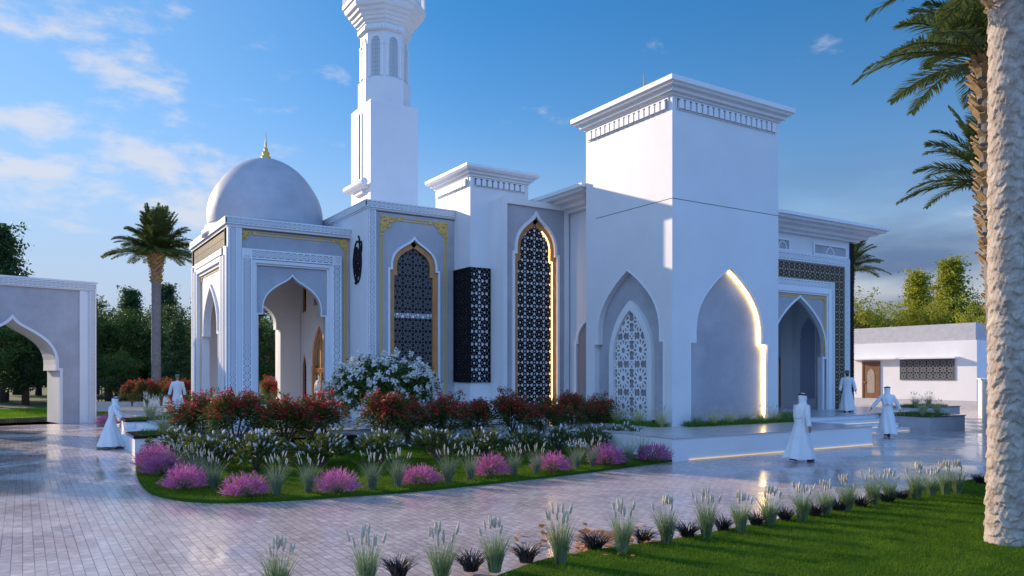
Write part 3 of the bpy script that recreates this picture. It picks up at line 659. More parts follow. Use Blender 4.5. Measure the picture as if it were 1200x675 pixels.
for k in range(8):
    a = o8 + k * math.pi / 4; a2 = a + math.pi / 4; r = oct_(1.80)
    p, q_ = Vector((cx + r * math.cos(a), cy + r * math.sin(a), 0)), Vector((cx + r * math.cos(a2), cy + r * math.sin(a2), 0))
    for z in (20.3, 21.05): mb.tube([p + Vector((0, 0, z)), q_ + Vector((0, 0, z))], .04, 6)
    for i in range(9): c = p.lerp(q_, i / 9); mb.tube([c + Vector((0, 0, 20.17)), c + Vector((0, 0, 21.05))], .045 if i == 0 else .022, 6)
    c2 = p.lerp(q_, .5)
mb.build('railing', TR, bal)
mb = MB()
mb.lathe((cx, cy, 0), [(oct_(.85), 20.181), (oct_(.85), 22.9), (oct_(1.0), 23.0), (oct_(1.05), 23.2), (oct_(.8), 23.25)], 8, o8); mb.build('upper_shaft', W0, mina)
mb = MB(); mb.lathe((cx, cy, 23.25), [(.85, 0), (.95, .35), (.9, .8), (.6, 1.4), (.2, 1.9), (.02, 2.1)], 40); mb.build('cap_dome', M['dome'], mina, True)
finial(mina, (cx, cy, 25.2), .7)
scal = MB()
for k in range(8):
    a = k * math.pi / 4; U = Vector((-math.sin(a), math.cos(a), 0)); N = Vector((math.cos(a), math.sin(a), 0))
    def Fo(u, v, w_, r=1.06): return tuple(Vector((cx, cy, v)) + N * (r + w_) + U * u)
    ap_ = [(-.22, 16.62), (-.22, 18.25)] + [(-.22 * math.cos(i / 10 * math.pi), 18.25 + .24 * math.sin(i / 10 * math.pi)) for i in range(1, 10)] + [(.22, 18.25), (.22, 16.62)]
    m1 = MB(); m1.ribbon(Fo, ap_, grow(ap_, 0, .05), 0, .05)
    for s_ in (-1, 1): m1.fbox(Fo, s_ * .34 - .05, s_ * .34 + .05, 16.56, 18.1, 0, .06); m1.fbox(Fo, s_ * .34 - .07, s_ * .34 + .07, 18.1, 18.18, 0, .08)
    wf = m1.build('window_frame', TR, mina)
    m2 = MB(); m2.plate(Fo, ap_, [], .001, .01); wg = m2.build('window_pane', M['teal'], wf)
    m3 = MB(); lattice(m3, Fo, -.22, .22, 16.62, 18.5, .22, .012, .011, .025, 'star', ap_); m3.build('window_lattice', M['trim'], wf)
    for i in range(7):
        u = -.42 + i * .14; scal.plate(lambda a_, b_, c_: Fo(a_, b_, c_, 1.16), [(u - .055, 18.80), (u + .055, 18.80), (u + .055, 18.93), (u, 19.02), (u - .055, 18.93)], [], 0, .05)
scal.build('leaf_frieze', TR, bal)
m1 = MB(); nz = [(-.14, 11.6), (-.14, 14.75)] + [(-.14 * math.cos(i / 8 * math.pi), 14.75 + .15 * math.sin(i / 8 * math.pi)) for i in range(1, 8)] + [(.14, 14.75), (.14, 11.6)]
nz = [(35.15 + u, v) for u, v in nz]
m1.ribbon(FX(mx0), nz, grow(nz, 35.15, .06), 0, .05); m1.build('slit_frame', TR, mina)
m1 = MB(); m1.plate(FX(mx0), nz, [], .001, .012); m1.build('slit_panel', M['band'], mina)
m1 = MB(); m1.tube([(mx0 - .30, 33.9, 11.35), (mx0 - .30, 36.3, 11.35)], .17, 16); m1.fbox(FX(mx0), 34.2, 36.1, 11.15, 11.3, 0, .3); m1.fbox(FX(mx0), 34.6, 35.7, 10.95, 11.15, 0, .16); m1.build('ledge', TR, mina, False)

# warm light lines along the terrace foot and steps
mb = MB(); mb.box(15.3, 23.74, 15.018, 15.049, .005, .028)
for k in range(3): mb.box(23.8, 30.8, 17.9 + .5 * k - .012, 17.9 + .5 * k - .001, .15 * k + .01, .15 * k + .03)
tag(mb.build('step_light', M['led_low']), 'thin warm light strip along the foot of the white terrace and its right-hand steps', 'light strip')

# ================================================================== ENTRANCE GATE (left)
gate = empty('entrance_gate', (3.02, 42.3, 0), 'grey plaster entrance gate with white ogee arch and patterned white border at far left', 'gate', math.atan2(gu.y, gu.x), local=True)
Fg = FY(0); gc = -3.49; go = arch(gc, 1.92, 1.75, 0, 2.5, 4.86, ROUND)
mb = MB(); mb.plate(FY(.2), [(-6.98 + .35, 0), (-.35, 0), (-.35, 6.35), (-6.63, 6.35)], [go], 0, .1)
gw = mb.build('gate_wall', M['grey'], gate)
mb = MB(); mb.plate(FY(2.2), [(-6.6, 0), (-.36, 0), (-.36, 6.34), (-6.6, 6.34)], [grow(go, gc, .001)], 0, 1.99)
mb.box(-6.98, -6.63, 0, 2.2, 0, 6.7); mb.box(-.35, 0, 0, 2.2, 0, 6.7); mb.box(-6.63, -.35, 0, 2.2, 6.35, 6.7)
mb.box(-.72, -.351, .05, .099, 0, 6.34); mb.box(-6.62, -6.26, .05, .099, 0, 6.34)
mb.ribbon(FY(.099), go, grow(go, gc, .12), 0, .07); mb.cornice(-6.98, 0, 0, 2.2, [(0, 6.701), (.05, 6.71), (.05, 6.79), (0, 6.8)])
mb.build('gate_frame', W0, gw)
border(gw, Fg, [(-.31, -.04, 0, 6.4), (-6.94, -6.67, 0, 6.4), (-6.94, -.04, 6.41, 6.68)], .002)

# ================================================================== ANNEX (right)
annex = empty('annex_building', (58, 33, 0), 'low white annex with grey parapet, brown door and dark lattice window at far right', 'building')
mb = MB(); mb.box(54.6, 62, 27.0, 44, .5, 4.65)
an = mb.build('wall', W0, annex)
mb = MB(); mb.box(54.75, 62, 27.15, 44, 4.651, 5.85); mb.box(54.56, 62, 26.96, 44, -.01, .5); mb.build('parapet', M['stone'], an)
mb = MB(); mb.fbox(FX(54.6), 32.4, 36.2, 3.42, 3.54, 0, .65); mb.fbox(FX(54.6), 28.2, 33.0 - .6, 3.42, 3.54, 0, .001)
mb.build('door_hood', TR, an)
mb = MB(); mb.fbox(FX(54.6), 28.15, 32.1, 3.42, 3.54, 0, .65); mb.build('window_hood', TR, an)
mb = MB(); mb.fbox(FX(54.6), 33.95, 35.4, .5, 3.25, .001, .05); frame(mb, FX(54.6), 33.95, 35.4, .5, 3.3, .12, .05, .09)
dr = mb.build('door', M['darkwood'], an)
mb = MB(); ap_ = arch(34.68, .30, .27, .9, 2.3, 2.75, SHARP); mb.plate(FX(54.6), ap_, [], .055, .07); mb.build('door_panel', mat('etched_panel', (.42, .36, .30), .5, noise=((.25, .18, .12), 18, 4, .4, .6)), dr)
mb = MB(); mb.lathe((54.5, 35.2, 1.7), [(.02, -.06), (.04, 0), (.02, .06)], 8); mb.build('handle', M['gold'], dr)
mb = MB(); lattice(mb, FX(54.6), 28.5, 32.35, 1.95, 3.35, .48, .035, .03, .06, 'star'); frame(mb, FX(54.6), 28.45, 32.4, 1.9, 3.4, .05, 0, .07, 0, True); wl = mb.build('window_lattice', mat('screen_grey', (.16, .17, .18), .5), an)
mb = MB(); mb.fbox(FX(54.6), 28.45, 32.4, 1.9, 3.4, .001, .02); mb.build('window', M['glass'], an)
# boundary wall running from the annex towards the viewer
mb = MB(); p1 = Vector(G(1146, 480)); p2 = Vector(G(1160, 509)); dv = (p2 - p1).normalized(); nv_ = Vector((dv.y, -dv.x))
if nv_.dot(Vector((RV.x, RV.y))) < 0: nv_ = -nv_
q1, q2 = p1, p2 + dv * 1.0
mb.plate(lambda u, v, w_: (u, v, w_), [tuple(q1), tuple(q2), tuple(q2 + nv_ * .3), tuple(q1 + nv_ * .3)], [], -.01, 2.0)
mb2 = MB(); mb2.plate(lambda u, v, w_: (u, v, w_), [tuple(q1 - nv_ * .05), tuple(q2 - nv_ * .05), tuple(q2 + nv_ * .35), tuple(q1 + nv_ * .35)], [], 2.001, 2.08)
bw_ = empty('boundary_wall', (p2.x, p2.y, 0), 'low white boundary wall running back to the annex beside the thick palm trunk', 'wall')
mb.build('wall', W0, bw_); mb2.build('coping', TR, bw_)

# ================================================================== PLANTERS
def planter(loc, x0, x1, y0, y1, z0, z1, label, m1='white', m2='granite', group='raised planters', ct=.08):
    e = empty('planter', ((x0 + x1) / 2, (y0 + y1) / 2, z0), label, 'planter', group=group)
    mb = MB(); mb.box(x0, x1, y0, y1, z0, z1 - ct); b_ = mb.build('planter_box', M[m1], e)
    mb = MB(); mb.box(x0 - .04, x1 + .04, y0 - .04, y0 + .28, z1 - ct + .001, z1); mb.box(x0 - .04, x0 + .28, y0 + .281, y1 - .281, z1 - ct + .001, z1); mb.box(x1 - .28, x1 + .04, y0 + .281, y1 - .281, z1 - ct + .001, z1); mb.box(x0 - .04, x1 + .04, y1 - .28, y1 + .04, z1 - ct + .001, z1)
    mb.build('coping', M[m2], e)
    mb = MB(); mb.box(x0 + .281, x1 - .281, y0 + .281, y1 - .281, z1 - ct + .001, z1 - .015); mb.build('soil', M['soil'], e)
    return e
planter(0, 2.72, 5.4, 24.45, 26.45, -.01, .56, 'white planter with black stone coping at the near corner of the left-hand steps')
planter(0, 3.2, 6.0, 31.25, 32.9, -.01, .66, 'white planter with black stone coping beyond the left-hand steps beside the gate')
planter(0, 5.7, 8.4, 21.9, 22.75, .04, .52, 'long black stone planter edge showing dark between the red shrubs', 'granite')
planter(0, 30.95, 33.6, 17.1, 19.3, -.01, .62, 'grey stone planter of grasses right of the terrace steps, nearest the walking man', 'stone', ct=.035)
planter(0, 36.2, 39.6, 20.4, 22.4, -.01, .75, 'small pale planter of grasses in front of the annex wall', 'white', ct=.035)
# ================================================================== VEGETATION
def npmesh(name, V_, F_, mats, mi=None, smooth=False):
    me = bpy.data.meshes.new(name); V_ = np.asarray(V_, dtype=np.float32); F_ = np.asarray(F_, dtype=np.int32)
    k = F_.shape[1]; me.vertices.add(len(V_)); me.vertices.foreach_set('co', V_.ravel())
    me.loops.add(F_.size); me.loops.foreach_set('vertex_index', F_.ravel())
    me.polygons.add(len(F_)); me.polygons.foreach_set('loop_start', np.arange(len(F_), dtype=np.int32) * k)
    me.polygons.foreach_set('loop_total', np.full(len(F_), k, dtype=np.int32))
    for m in (mats if isinstance(mats, (list, tuple)) else [mats]): me.materials.append(m)
    if mi is not None: me.polygons.foreach_set('material_index', np.asarray(mi, dtype=np.int32))
    me.update(calc_edges=True); me.validate()
    return me
def nobj(name, me, parent=None, loc=(0, 0, 0)):
    o = bpy.data.objects.new(name, me); col.objects.link(o); o.parent = parent; o.location = loc; return o
def unit(v): return v / np.maximum(np.linalg.norm(v, axis=-1, keepdims=True), 1e-9)
def leaves(P, size, elong=2.0, up=0.0, g=rng, dirs=None):
    """rhombic leaves centred on P"""
    n = len(P); size = np.broadcast_to(size, (n,))
    d = unit(g.normal(size=(n, 3)) + np.array([0, 0, up])) if dirs is None else unit(dirs + g.normal(size=(n, 3)) * .35)
    s = unit(np.cross(d, g.normal(size=(n, 3))))
    L_ = d * size[:, None] * .5; S_ = s * (size / elong)[:, None] * .5
    V_ = np.stack([P - L_, P + S_ - L_ * .1, P + L_, P - S_ - L_ * .1], 1).reshape(-1, 3)
    return V_, np.arange(n * 4).reshape(-1, 4)
def blades(B, H_, lean, wd, seg=3, g=rng, bend=.6, droop=0.0):
    """curved grass blades from base points B; lean = outward vectors (n,2)"""
    n = len(B); H_ = np.broadcast_to(H_, (n,)); wd = np.broadcast_to(wd, (n,))
    a = g.uniform(0, 6.283, n); S_ = np.stack([np.cos(a), np.sin(a), np.zeros(n)], 1) * wd[:, None] * .5
    lv = np.concatenate([lean, np.zeros((n, 1))], 1)
    rows = []
    for i in range(seg + 1):
        t = i / seg; c = B + lv * (H_ * (t * (1 - bend) + t * t * bend))[:, None]; c = c + np.array([0, 0, 1]) * (H_ * (t - droop * t ** 3))[:, None]
        wf = (1 - t) ** .6 if t < 1 else .04
        rows.append(c - S_ * wf); rows.append(c + S_ * wf)
    V_ = np.stack(rows, 1).reshape(-1, 3); k = 2 * (seg + 1); F_ = []
    for i in range(seg): F_.append([2 * i, 2 * i + 1, 2 * i + 3, 2 * i + 2])
    F_ = (np.arange(n)[:, None, None] * k + np.array(F_)[None]).reshape(-1, 4)
    return V_, F_
def merge(*parts):
    """parts: (V, F, mat index) -> V, F, mi"""
    Vs, Fs, ms, o = [], [], [], 0
    for V_, F_, m in parts: Vs.append(V_); Fs.append(F_ + o); ms.append(np.full(len(F_), m)); o += len(V_)
    return np.concatenate(Vs), np.concatenate(Fs), np.concatenate(ms)
def lm(name, a, b, rough=.55, trans=.25, sc=6, hue=.12): return mat(name, a, rough, noise=(b, sc, 3, .3, .7), trans=trans, hue=hue, spec=.25)
M['leaf_dark'] = lm('leaf_dark', (.035, .085, .02), (.09, .16, .035), sc=1.2, trans=.35)
M['leaf_pine'] = lm('leaf_pine', (.03, .075, .03), (.075, .135, .045), sc=1.0, trans=.35)
M['leaf_lime'] = lm('leaf_lime', (.24, .27, .02), (.46, .46, .06), sc=.8, trans=.6)  # yellow-green species, with the sun's brightening put into the leaf colour
M['leaf_shrub'] = lm('leaf_shrub', (.05, .10, .02), (.10, .17, .04), sc=5, trans=.35)
M['leaf_olive'] = lm('leaf_olive', (.06, .085, .018), (.12, .155, .035), sc=5, trans=.35)
M['bark'] = mat('bark', (.06, .045, .035), .9, noise=((.12, .09, .07), 6, 8, .3, .7), bump=.6)
M['red'] = lm('red_flower', (.46, .015, .03), (.70, .05, .08), trans=.3, sc=9)
M['whitefl'] = mat('white_blossom', (.80, .78, .74), .6, trans=.2)
M['spike'] = mat('white_spike', (.66, .66, .70), .7, trans=.15)
M['pink'] = lm('pink_plume', (.42, .09, .28), (.68, .24, .48), trans=.3, sc=9)
M['plume'] = mat('cream_plume', (.66, .62, .50), .8, noise=((.50, .47, .38), 14, 3, .3, .7), trans=.2)
M['blade'] = lm('blade', (.15, .23, .09), (.28, .36, .17), sc=6)
M['blade_blue'] = lm('blade_blue', (.13, .19, .12), (.24, .30, .19), sc=6)
M['blade_straw'] = lm('blade_straw', (.40, .42, .18), (.60, .58, .34), sc=6)
M['blade_black'] = mat('blade_black', (.015, .018, .022), .5, noise=((.03, .032, .036), 9, 3, .3, .7))
M['grass1'] = mat('lawn_blade', (.055, .125, .006), .8, noise=((.19, .29, .022), 1.5, 4, .3, .7), trans=.35, spec=.05)
M['verge'] = mat('verge_blade', (.09, .22, .006), .8, noise=((.20, .38, .015), .5, 4, .3, .7), trans=.35, spec=.05)
M['green_fill'] = lm('green_fill', (.06, .15, .015), (.13, .26, .03), sc=5)

# ---- lawns as real blades
def in_poly(P, poly):
    x, y = P[:, 0], P[:, 1]; c = np.zeros(len(P), bool); j = len(poly) - 1
    for i in range(len(poly)):
        xi, yi = poly[i]; xj, yj = poly[j]
        if yi != yj: c ^= ((yi > y) != (yj > y)) & (x < (xj - xi) * (y - yi) / (yj - yi) + xi)
        j = i
    return c
def grass(name, poly, n, h, z, label, m='grass1', wd=.006):
    xs = [p[0] for p in poly]; ys = [p[1] for p in poly]
    P = np.stack([rng.uniform(min(xs), max(xs), n), rng.uniform(min(ys), max(ys), n)], 1); P = P[in_poly(P, poly)]
    d = P[:, 0] * VV.x + P[:, 1] * VV.y
    P = P[(d > 5.5)]
    B = np.concatenate([P, np.full((len(P), 1), z)], 1)
    V_, F_ = blades(B, rng.uniform(.5, 1.15, len(P)) * h, rng.normal(size=(len(P), 2)) * .45, rng.uniform(.7, 1.3, len(P)) * wd, 1)
    o = nobj(name, npmesh(name, V_, F_, M[m])); return tag(o, label, 'grass', kind='stuff')
LP = [(x, y - .02) for x, y in LAWNE if x < 21] + [(21, 2.5), (12, 1.5), (4, 4.0), (2.2, 5.4)]
grass('lawn_grass', LP, 330000, .045, .045, 'short mown green grass of the foreground lawn at lower right')
grass('bed_grass', BEDP, 160000, .055, .045, 'short green grass of the curved garden bed in front of the terrace', wd=.009)
grass('verge_grass', [gp(-10, 7.2), gp(9, 7.2), (9, 60), (-20, 60)], 90000, .10, -.01, 'sunlit green lawn beyond the gate and the black railing', 'verge', wd=.02)

# ---- small plants
def disc(n, r, g=rng): a = g.uniform(0, 6.283, n); q_ = np.sqrt(g.uniform(0, 1, n)) * r; return np.stack([q_ * np.cos(a), q_ * np.sin(a), np.zeros(n)], 1)
def plume_mesh(B, T, r, n_=5):
    """tapering bristly spikes between points B and T"""
    Vs = []; Fs = []; o = 0; prof = [(0, .25), (.15, .8), (.45, 1.0), (.75, .75), (1, .05)]
    for b_, t_ in zip(B, T):
        ax = unit(t_ - b_); a_ = unit(np.cross(ax, [.3, .9, .1])); c_ = np.cross(ax, a_)
        for s_, rr in prof:
            for k in range(n_):
                g_ = 2 * math.pi * k / n_ + s_ * 2; Vs.append(b_ + (t_ - b_) * s_ + (a_ * math.cos(g_) + c_ * math.sin(g_)) * r * rr * (1 + rng.uniform(-.25, .25)))
        for i in range(len(prof) - 1):
            for k in range(n_): Fs.append([o + i * n_ + k, o + i * n_ + (k + 1) % n_, o + (i + 1) * n_ + (k + 1) % n_, o + (i + 1) * n_ + k])
        o += n_ * len(prof)
    return np.array(Vs), np.array(Fs)
def proto_fountain(h=.6, nb=150, npl=11, bl='blade', pl='plume', spread=.32, pr=.013, plen=.14):
    B = disc(nb, .07); ln = unit(B[:, :2] + rng.normal(size=(nb, 2)) * .03) * rng.uniform(.05, 1, nb)[:, None] * spread * 1.5
    V_, F_ = blades(B, rng.uniform(.40, 1.0, nb) * h, ln, .009, 4, bend=.8, droop=.12)
    Pb = disc(npl, .05); a = rng.uniform(0, 6.28, npl); s_ = rng.uniform(.03, .8, npl) * spread; top = Pb + np.stack([np.cos(a) * s_, np.sin(a) * s_, rng.uniform(.72, .92, npl)], 1) * np.array([h, h, h])
    st = []; 
    V2, F2 = blades(Pb, top[:, 2], (top - Pb)[:, :2] / top[:, 2:3], .007, 3, bend=.4)
    tp = top + unit(np.stack([np.cos(a) * s_ * 1.3, np.sin(a) * s_ * 1.3, np.ones(npl)], 1)) * plen
    V3, F3 = plume_mesh(top - (tp - top) * .1, tp, pr, 6)
    Va, Fa, ma = merge((V_, F_, 0), (V2, F2, 0))
    return npmesh('blades', Va, Fa, M[bl]), npmesh('flower_plumes', V3, F3, M[pl])
def proto_muhly():
    nb = 260; B = disc(nb, .12); ln = unit(B[:, :2] + rng.normal(size=(nb, 2)) * .03) * rng.uniform(0, 1, nb)[:, None] * .9
    V_, F_ = blades(B, rng.uniform(.15, .34, nb), ln, .008, 3, bend=.7)
    n = 1500; a = rng.uniform(0, 6.28, n); e = np.arccos(rng.uniform(.12, 1, n)); r = rng.uniform(.30, .56, n) * (1 - .12 * np.sin(a * 9))
    D = np.stack([np.cos(a) * np.sin(e), np.sin(a) * np.sin(e), np.cos(e)], 1); P = D * r[:, None] * np.array([1, 1, .88]) + [0, 0, .04]
    V2, F2 = leaves(P, rng.uniform(.07, .15, n), 7, dirs=D * 1.3)
    return npmesh('blades', V_, F_, M['green_fill']), npmesh('pink_plumes', V2, F2, M['pink'])
def proto_spike_shrub():
    mb = MB(); cl = []; g = rng
    for i in range(16):
        a = g.uniform(0, 6.28); s_ = g.uniform(.2, 1); t_ = np.array([math.cos(a) * .55 * s_, math.sin(a) * .55 * s_, .62 - .22 * s_ * s_ + g.uniform(-.05, .05)])
        mb.tube([(0, 0, 0), tuple(t_ * [.35, .35, .45]), tuple(t_)], [.014, .010, .005], 5); cl.append(t_)
        for k in range(5): cl.append(t_ * g.uniform(.55, 1.05) + g.normal(size=3) * [.11, .11, .06])
    cl = np.array(cl); P = np.repeat(cl, 15, 0) + g.normal(size=(len(cl) * 15, 3)) * [.055, .055, .045]
    D = unit(P - [0, 0, .15]); V_, F_ = leaves(P, g.uniform(.07, .12, len(P)), 3.2, dirs=D)
    i_ = g.choice(len(cl), 46, False); B = cl[i_] + unit(cl[i_] - [0, 0, .2]) * .05; V2, F2 = plume_mesh(B, B + unit(cl[i_] * [1, 1, .3] + [0, 0, .35]) * .105, .021, 5)
    st = bpy.data.meshes.new('stems'); st.from_pydata(mb.v, [], mb.f); st.materials.append(M['bark'])
    return npmesh('foliage', V_, F_, M['leaf_olive']), npmesh('white_flower_spikes', V2, F2, M['spike']), st
def proto_red():
    mb = MB(); cl = []; g = rng
    for i in range(15):
        a = g.uniform(0, 6.28); s_ = g.uniform(.25, 1); t_ = np.array([math.cos(a) * .78 * s_, math.sin(a) * .78 * s_, 1.72 - .62 * s_ * s_ + g.uniform(-.1, .08)])
        mb.tube([(g.uniform(-.05, .05), g.uniform(-.05, .05), 0), tuple(t_ * [.25, .25, .4]), tuple(t_ * [.7, .7, .75]), tuple(t_)], [.022, .018, .012, .006], 6); cl.append(t_)
        for k in range(7): cl.append(t_ * [g.uniform(.5, 1.1), g.uniform(.5, 1.1), 1] + g.normal(size=3) * [.16, .16, .15] - [0, 0, g.uniform(0, .42)])
    cl = np.array(cl); P = np.repeat(cl, 34, 0) + g.normal(size=(len(cl) * 34, 3)) * [.10, .10, .085]
    D = unit(P - [0, 0, .9]) + [0, 0, -.35]; V_, F_ = leaves(P, g.uniform(.09, .17, len(P)), 4.0, dirs=D)
    score = cl[:, 2] + np.hypot(cl[:, 0], cl[:, 1]) * .45; i_ = np.argsort(-score)[:84]
    Q = np.repeat(cl[i_], 24, 0) + g.normal(size=(84 * 24, 3)) * [.045, .045, .06] + [0, 0, .10]
    V2, F2 = leaves(Q, g.uniform(.045, .085, len(Q)), 1.8)
    st = bpy.data.meshes.new('stems'); st.from_pydata(mb.v, [], mb.f); st.materials.append(M['bark'])
    return npmesh('foliage', V_, F_, M['leaf_olive']), npmesh('red_flowers', V2, F2, M['red']), st
def plant(name, parts, loc, label, cat, group, rz=None, sc=1.0, sz=None):
    o = bpy.data.objects.new(name, None); col.objects.link(o); o.empty_display_size = .1
    o.location = loc; o.rotation_euler.z = random.uniform(0, 6.28) if rz is None else rz; o.scale = (sc, sc, sz or sc)
    for me in parts: nobj(me.name.split('.')[0], me, o)
    return tag(o, label, cat, group, 'thing')
ORD = ['first', 'second', 'third', 'fourth', 'fifth', 'sixth', 'seventh', 'eighth', 'ninth', 'tenth', 'eleventh', 'twelfth', 'thirteenth', 'fourteenth', 'fifteenth', 'sixteenth', 'seventeenth', 'eighteenth', 'nineteenth', 'twentieth', 'twenty-first', 'twenty-second', 'twenty-third', 'twenty-fourth', 'twenty-fifth', 'twenty-sixth', 'twenty-seventh', 'twenty-eighth', 'twenty-ninth', 'thirtieth']
fo = [proto_fountain(.68, 300, 12, pr=.017, plen=.13) for _ in range(3)]
fo2 = [proto_fountain(.80, 200, 12, 'blade_blue', 'plume', .42, .012, .13) for _ in range(2)]
mu = [proto_muhly() for _ in range(4)]; ss = [proto_spike_shrub() for _ in range(3)]; rd_ = [proto_red() for _ in range(3)]
def blk():
    nb = 170; B = disc(nb, .05); ln = unit(B[:, :2] + rng.normal(size=(nb, 2)) * .02) * rng.uniform(.2, 1.3, nb)[:, None]
    V_, F_ = blades(B, rng.uniform(.14, .25, nb), ln, .011, 4, bend=.8, droop=.3); return npmesh('blades', V_, F_, M['blade_black'])
bk = [blk() for _ in range(2)]
# foreground edge row
row = [(325, 702, 1.0), (430, 694, 1.0), (517, 690, 1.0), (580, 670, 1.0), (657, 662, 1.0), (729, 650, .98), (781, 638, .98), (828, 633, .98), (868, 625, .95), (902, 617, .95), (940, 612, .95), (968, 605, .92), (993, 600, .92), (1023, 593, .95), (1042, 590, .85), (1074, 586, .98), (1092, 583, .88), (1108, 581, .98), (1122, 580, .95)]
for i, (a, b_, s_) in enumerate(row):
    x, y = G(a, b_, .03)
    plant('fountain_grass', fo[i % 3], (x, y, .03), '%s tall white-plumed grass clump from the left along the lawn edge' % ORD[i], 'ornamental grass', 'plumed grasses along the foreground lawn edge', sc=s_ * random.uniform(.93, 1.05), sz=s_ * random.uniform(.88, 1.08))
brow = [(467, 676), (552, 669), (617, 659), (697, 645), (754, 637), (806, 631), (847, 623), (886, 617), (920, 611), (955, 606), (983, 600), (1009, 595), (1040, 590), (1057, 586), (1150, 568)]
for i, (a, b_) in enumerate(brow):
    x, y = G(a, b_, .03); o = nobj('dark_grass_tuft', bk[i % 2], None, (x, y, .03)); o.rotation_euler.z = i * 1.3; s_ = random.uniform(1.25, 1.6); o.scale = (s_, s_, s_ * .95)
    tag(o, '%s low black-bladed grass tuft from the left along the lawn edge' % ORD[i], 'grass tuft', 'black grass tufts along the lawn edge', 'thing')
# island bed: pink clumps
pk = [(181, 549, 1.0), (190, 557, 1.0), (217, 574, .98), (288, 582, .98), (395, 578, .95), (491, 568, .92), (575, 559, .92), (646, 553, .95), (711, 546, .98), (767, 541, 1.05)]
for i, (a, b_, s_) in enumerate(pk):
    x, y = G(a, b_, .04)
    plant('pink_muhly_grass', mu[(i * 3) % 4], (x, y, .04), '%s rounded pink grass clump from the left along the front of the curved bed' % ORD[i], 'ornamental grass', 'pink grass clumps along the curved bed', sc=s_ * random.uniform(.85, 1.0), sz=s_ * random.uniform(.85, 1.15))
tf = [(203, 556), (226, 561), (236, 566), (250, 574), (324, 580), (361, 578), (436, 574), (466, 571), (525, 566), (551, 563), (602, 558), (629, 556), (676, 550), (695, 548), (737, 543), (752, 540)]
for i, (a, b_) in enumerate(tf):
    x, y = G(a, b_, .04)
    plant('white_spiked_grass', fo2[i % 2], (x, y, .04), '%s upright white-spiked grass clump from the left in the curved bed' % ORD[i], 'ornamental grass', 'white-spiked grasses between the pink clumps', sc=random.uniform(.88, 1.0))
wsx = [(204, 536, 1.15), (222, 543, 1.1), (250, 548, 1.2), (300, 552, 1.3), (376, 548, 1.25), (447, 544, 1.2), (512, 540, 1.2), (566, 538, 1.15), (612, 537, 1.15), (652, 533, 1.15), (693, 530, 1.1), (728, 526, 1.1), (744, 528, .9)]
for i, (a, b_, s_) in enumerate(wsx):
    x, y = G(a, b_, .04)
    plant('white_flowering_shrub', ss[i % 3], (x, y, .04), '%s low dark shrub with white flower spikes from the left in the curved bed' % ORD[i], 'shrub', 'low white-spiked shrubs in the curved bed', sc=s_ * 1.12, sz=s_ * .98)
rs = [(238, 531, 1.0, 0), (276, 535, 1.05, 0), (334, 534, .95, 0), (372, 532, 1.0, 0), (452, 528, 1.0, 0), (478, 524, .85, 0), (524, 525, .95, 0), (558, 522, .85, 0), (600, 521, .95, 0), (640, 519, .85, 0), (671, 517, .95, 0), (700, 515, .85, 0)]
for i, (a, b_, s_, z) in enumerate(rs):
    x, y = G(a, b_, .04)
    plant('red_flowering_shrub', rd_[i % 3], (x, y, .04), '%s red-flowered shrub from the left in the row before the terrace wall' % ORD[i], 'shrub', 'red-flowered shrubs along the terrace', sc=s_ * 1.02, sz=s_ * .93)
for i, (a, dd_, s_) in enumerate([(155, 41, .70), (172, 40.5, .72), (189, 41, .70), (204, 40, .70), (219, 41, .72), (318, 38, .75)]):
    x, y = W(a, dd_)
    plant('red_flowering_shrub', rd_[i % 3], (x, y, .62), ('%s red-flowered shrub from the left in the far row by the railing' % ORD[i]) if i < 5 else 'red-flowered shrub seen through the arch of the domed porch', 'shrub', 'far red-flowered shrubs', sc=s_ * 1.05)
# big white flowering bush in front of the gilt window
g = rng; nC = 420; a = g.uniform(0, 6.28, nC); e = np.arccos(g.uniform(-.55, 1, nC)); rr = g.uniform(.55, 1.0, nC)
C_ = np.stack([np.cos(a) * np.sin(e) * 1.85 * rr, np.sin(a) * np.sin(e) * .95 * rr, np.cos(e) ** 1 * 1.0 * rr + 1.15 + .10 * np.sin(a * 5)], 1)
P = np.repeat(C_, 34, 0) + g.normal(size=(nC * 34, 3)) * .13; V_, F_ = leaves(P, g.uniform(.08, .14, len(P)), 2.0)
wb = empty('white_flowering_bush', (0, 0, 0), 'large round bush covered in white blossom in front of the gilt-framed window', 'bush', local=True)
bx_, by_ = W(449, 26.3); wb.location = (bx_, by_, .62); wb.rotation_euler.z = -.45
nobj('foliage', npmesh('foliage', V_, F_, M['leaf_shrub']), wb)
idx = g.choice(nC, 270, False); Q0 = C_[idx] / rr[idx][:, None] ** .6 * [1, 1, .98] + unit(C_[idx] - [0, 0, 1.0]) * .12; Q = np.repeat(Q0, 26, 0) + g.normal(size=(len(Q0) * 26, 3)) * .050
V2, F2 = leaves(Q, g.uniform(.07, .11, len(Q)), 1.2); nobj('white_blossoms', npmesh('white_blossoms', V2, F2, M['whitefl']), wb)
mb = MB()
for i in range(9): a_ = i * .7; mb.tube([(0.1 * math.cos(a_), .1 * math.sin(a_), 0), (.4 * math.cos(a_), .25 * math.sin(a_), .5), (1.0 * math.cos(a_), .5 * math.sin(a_), 1.2)], [.03, .022, .01], 6)
mb.build('stems', M['bark'], wb)
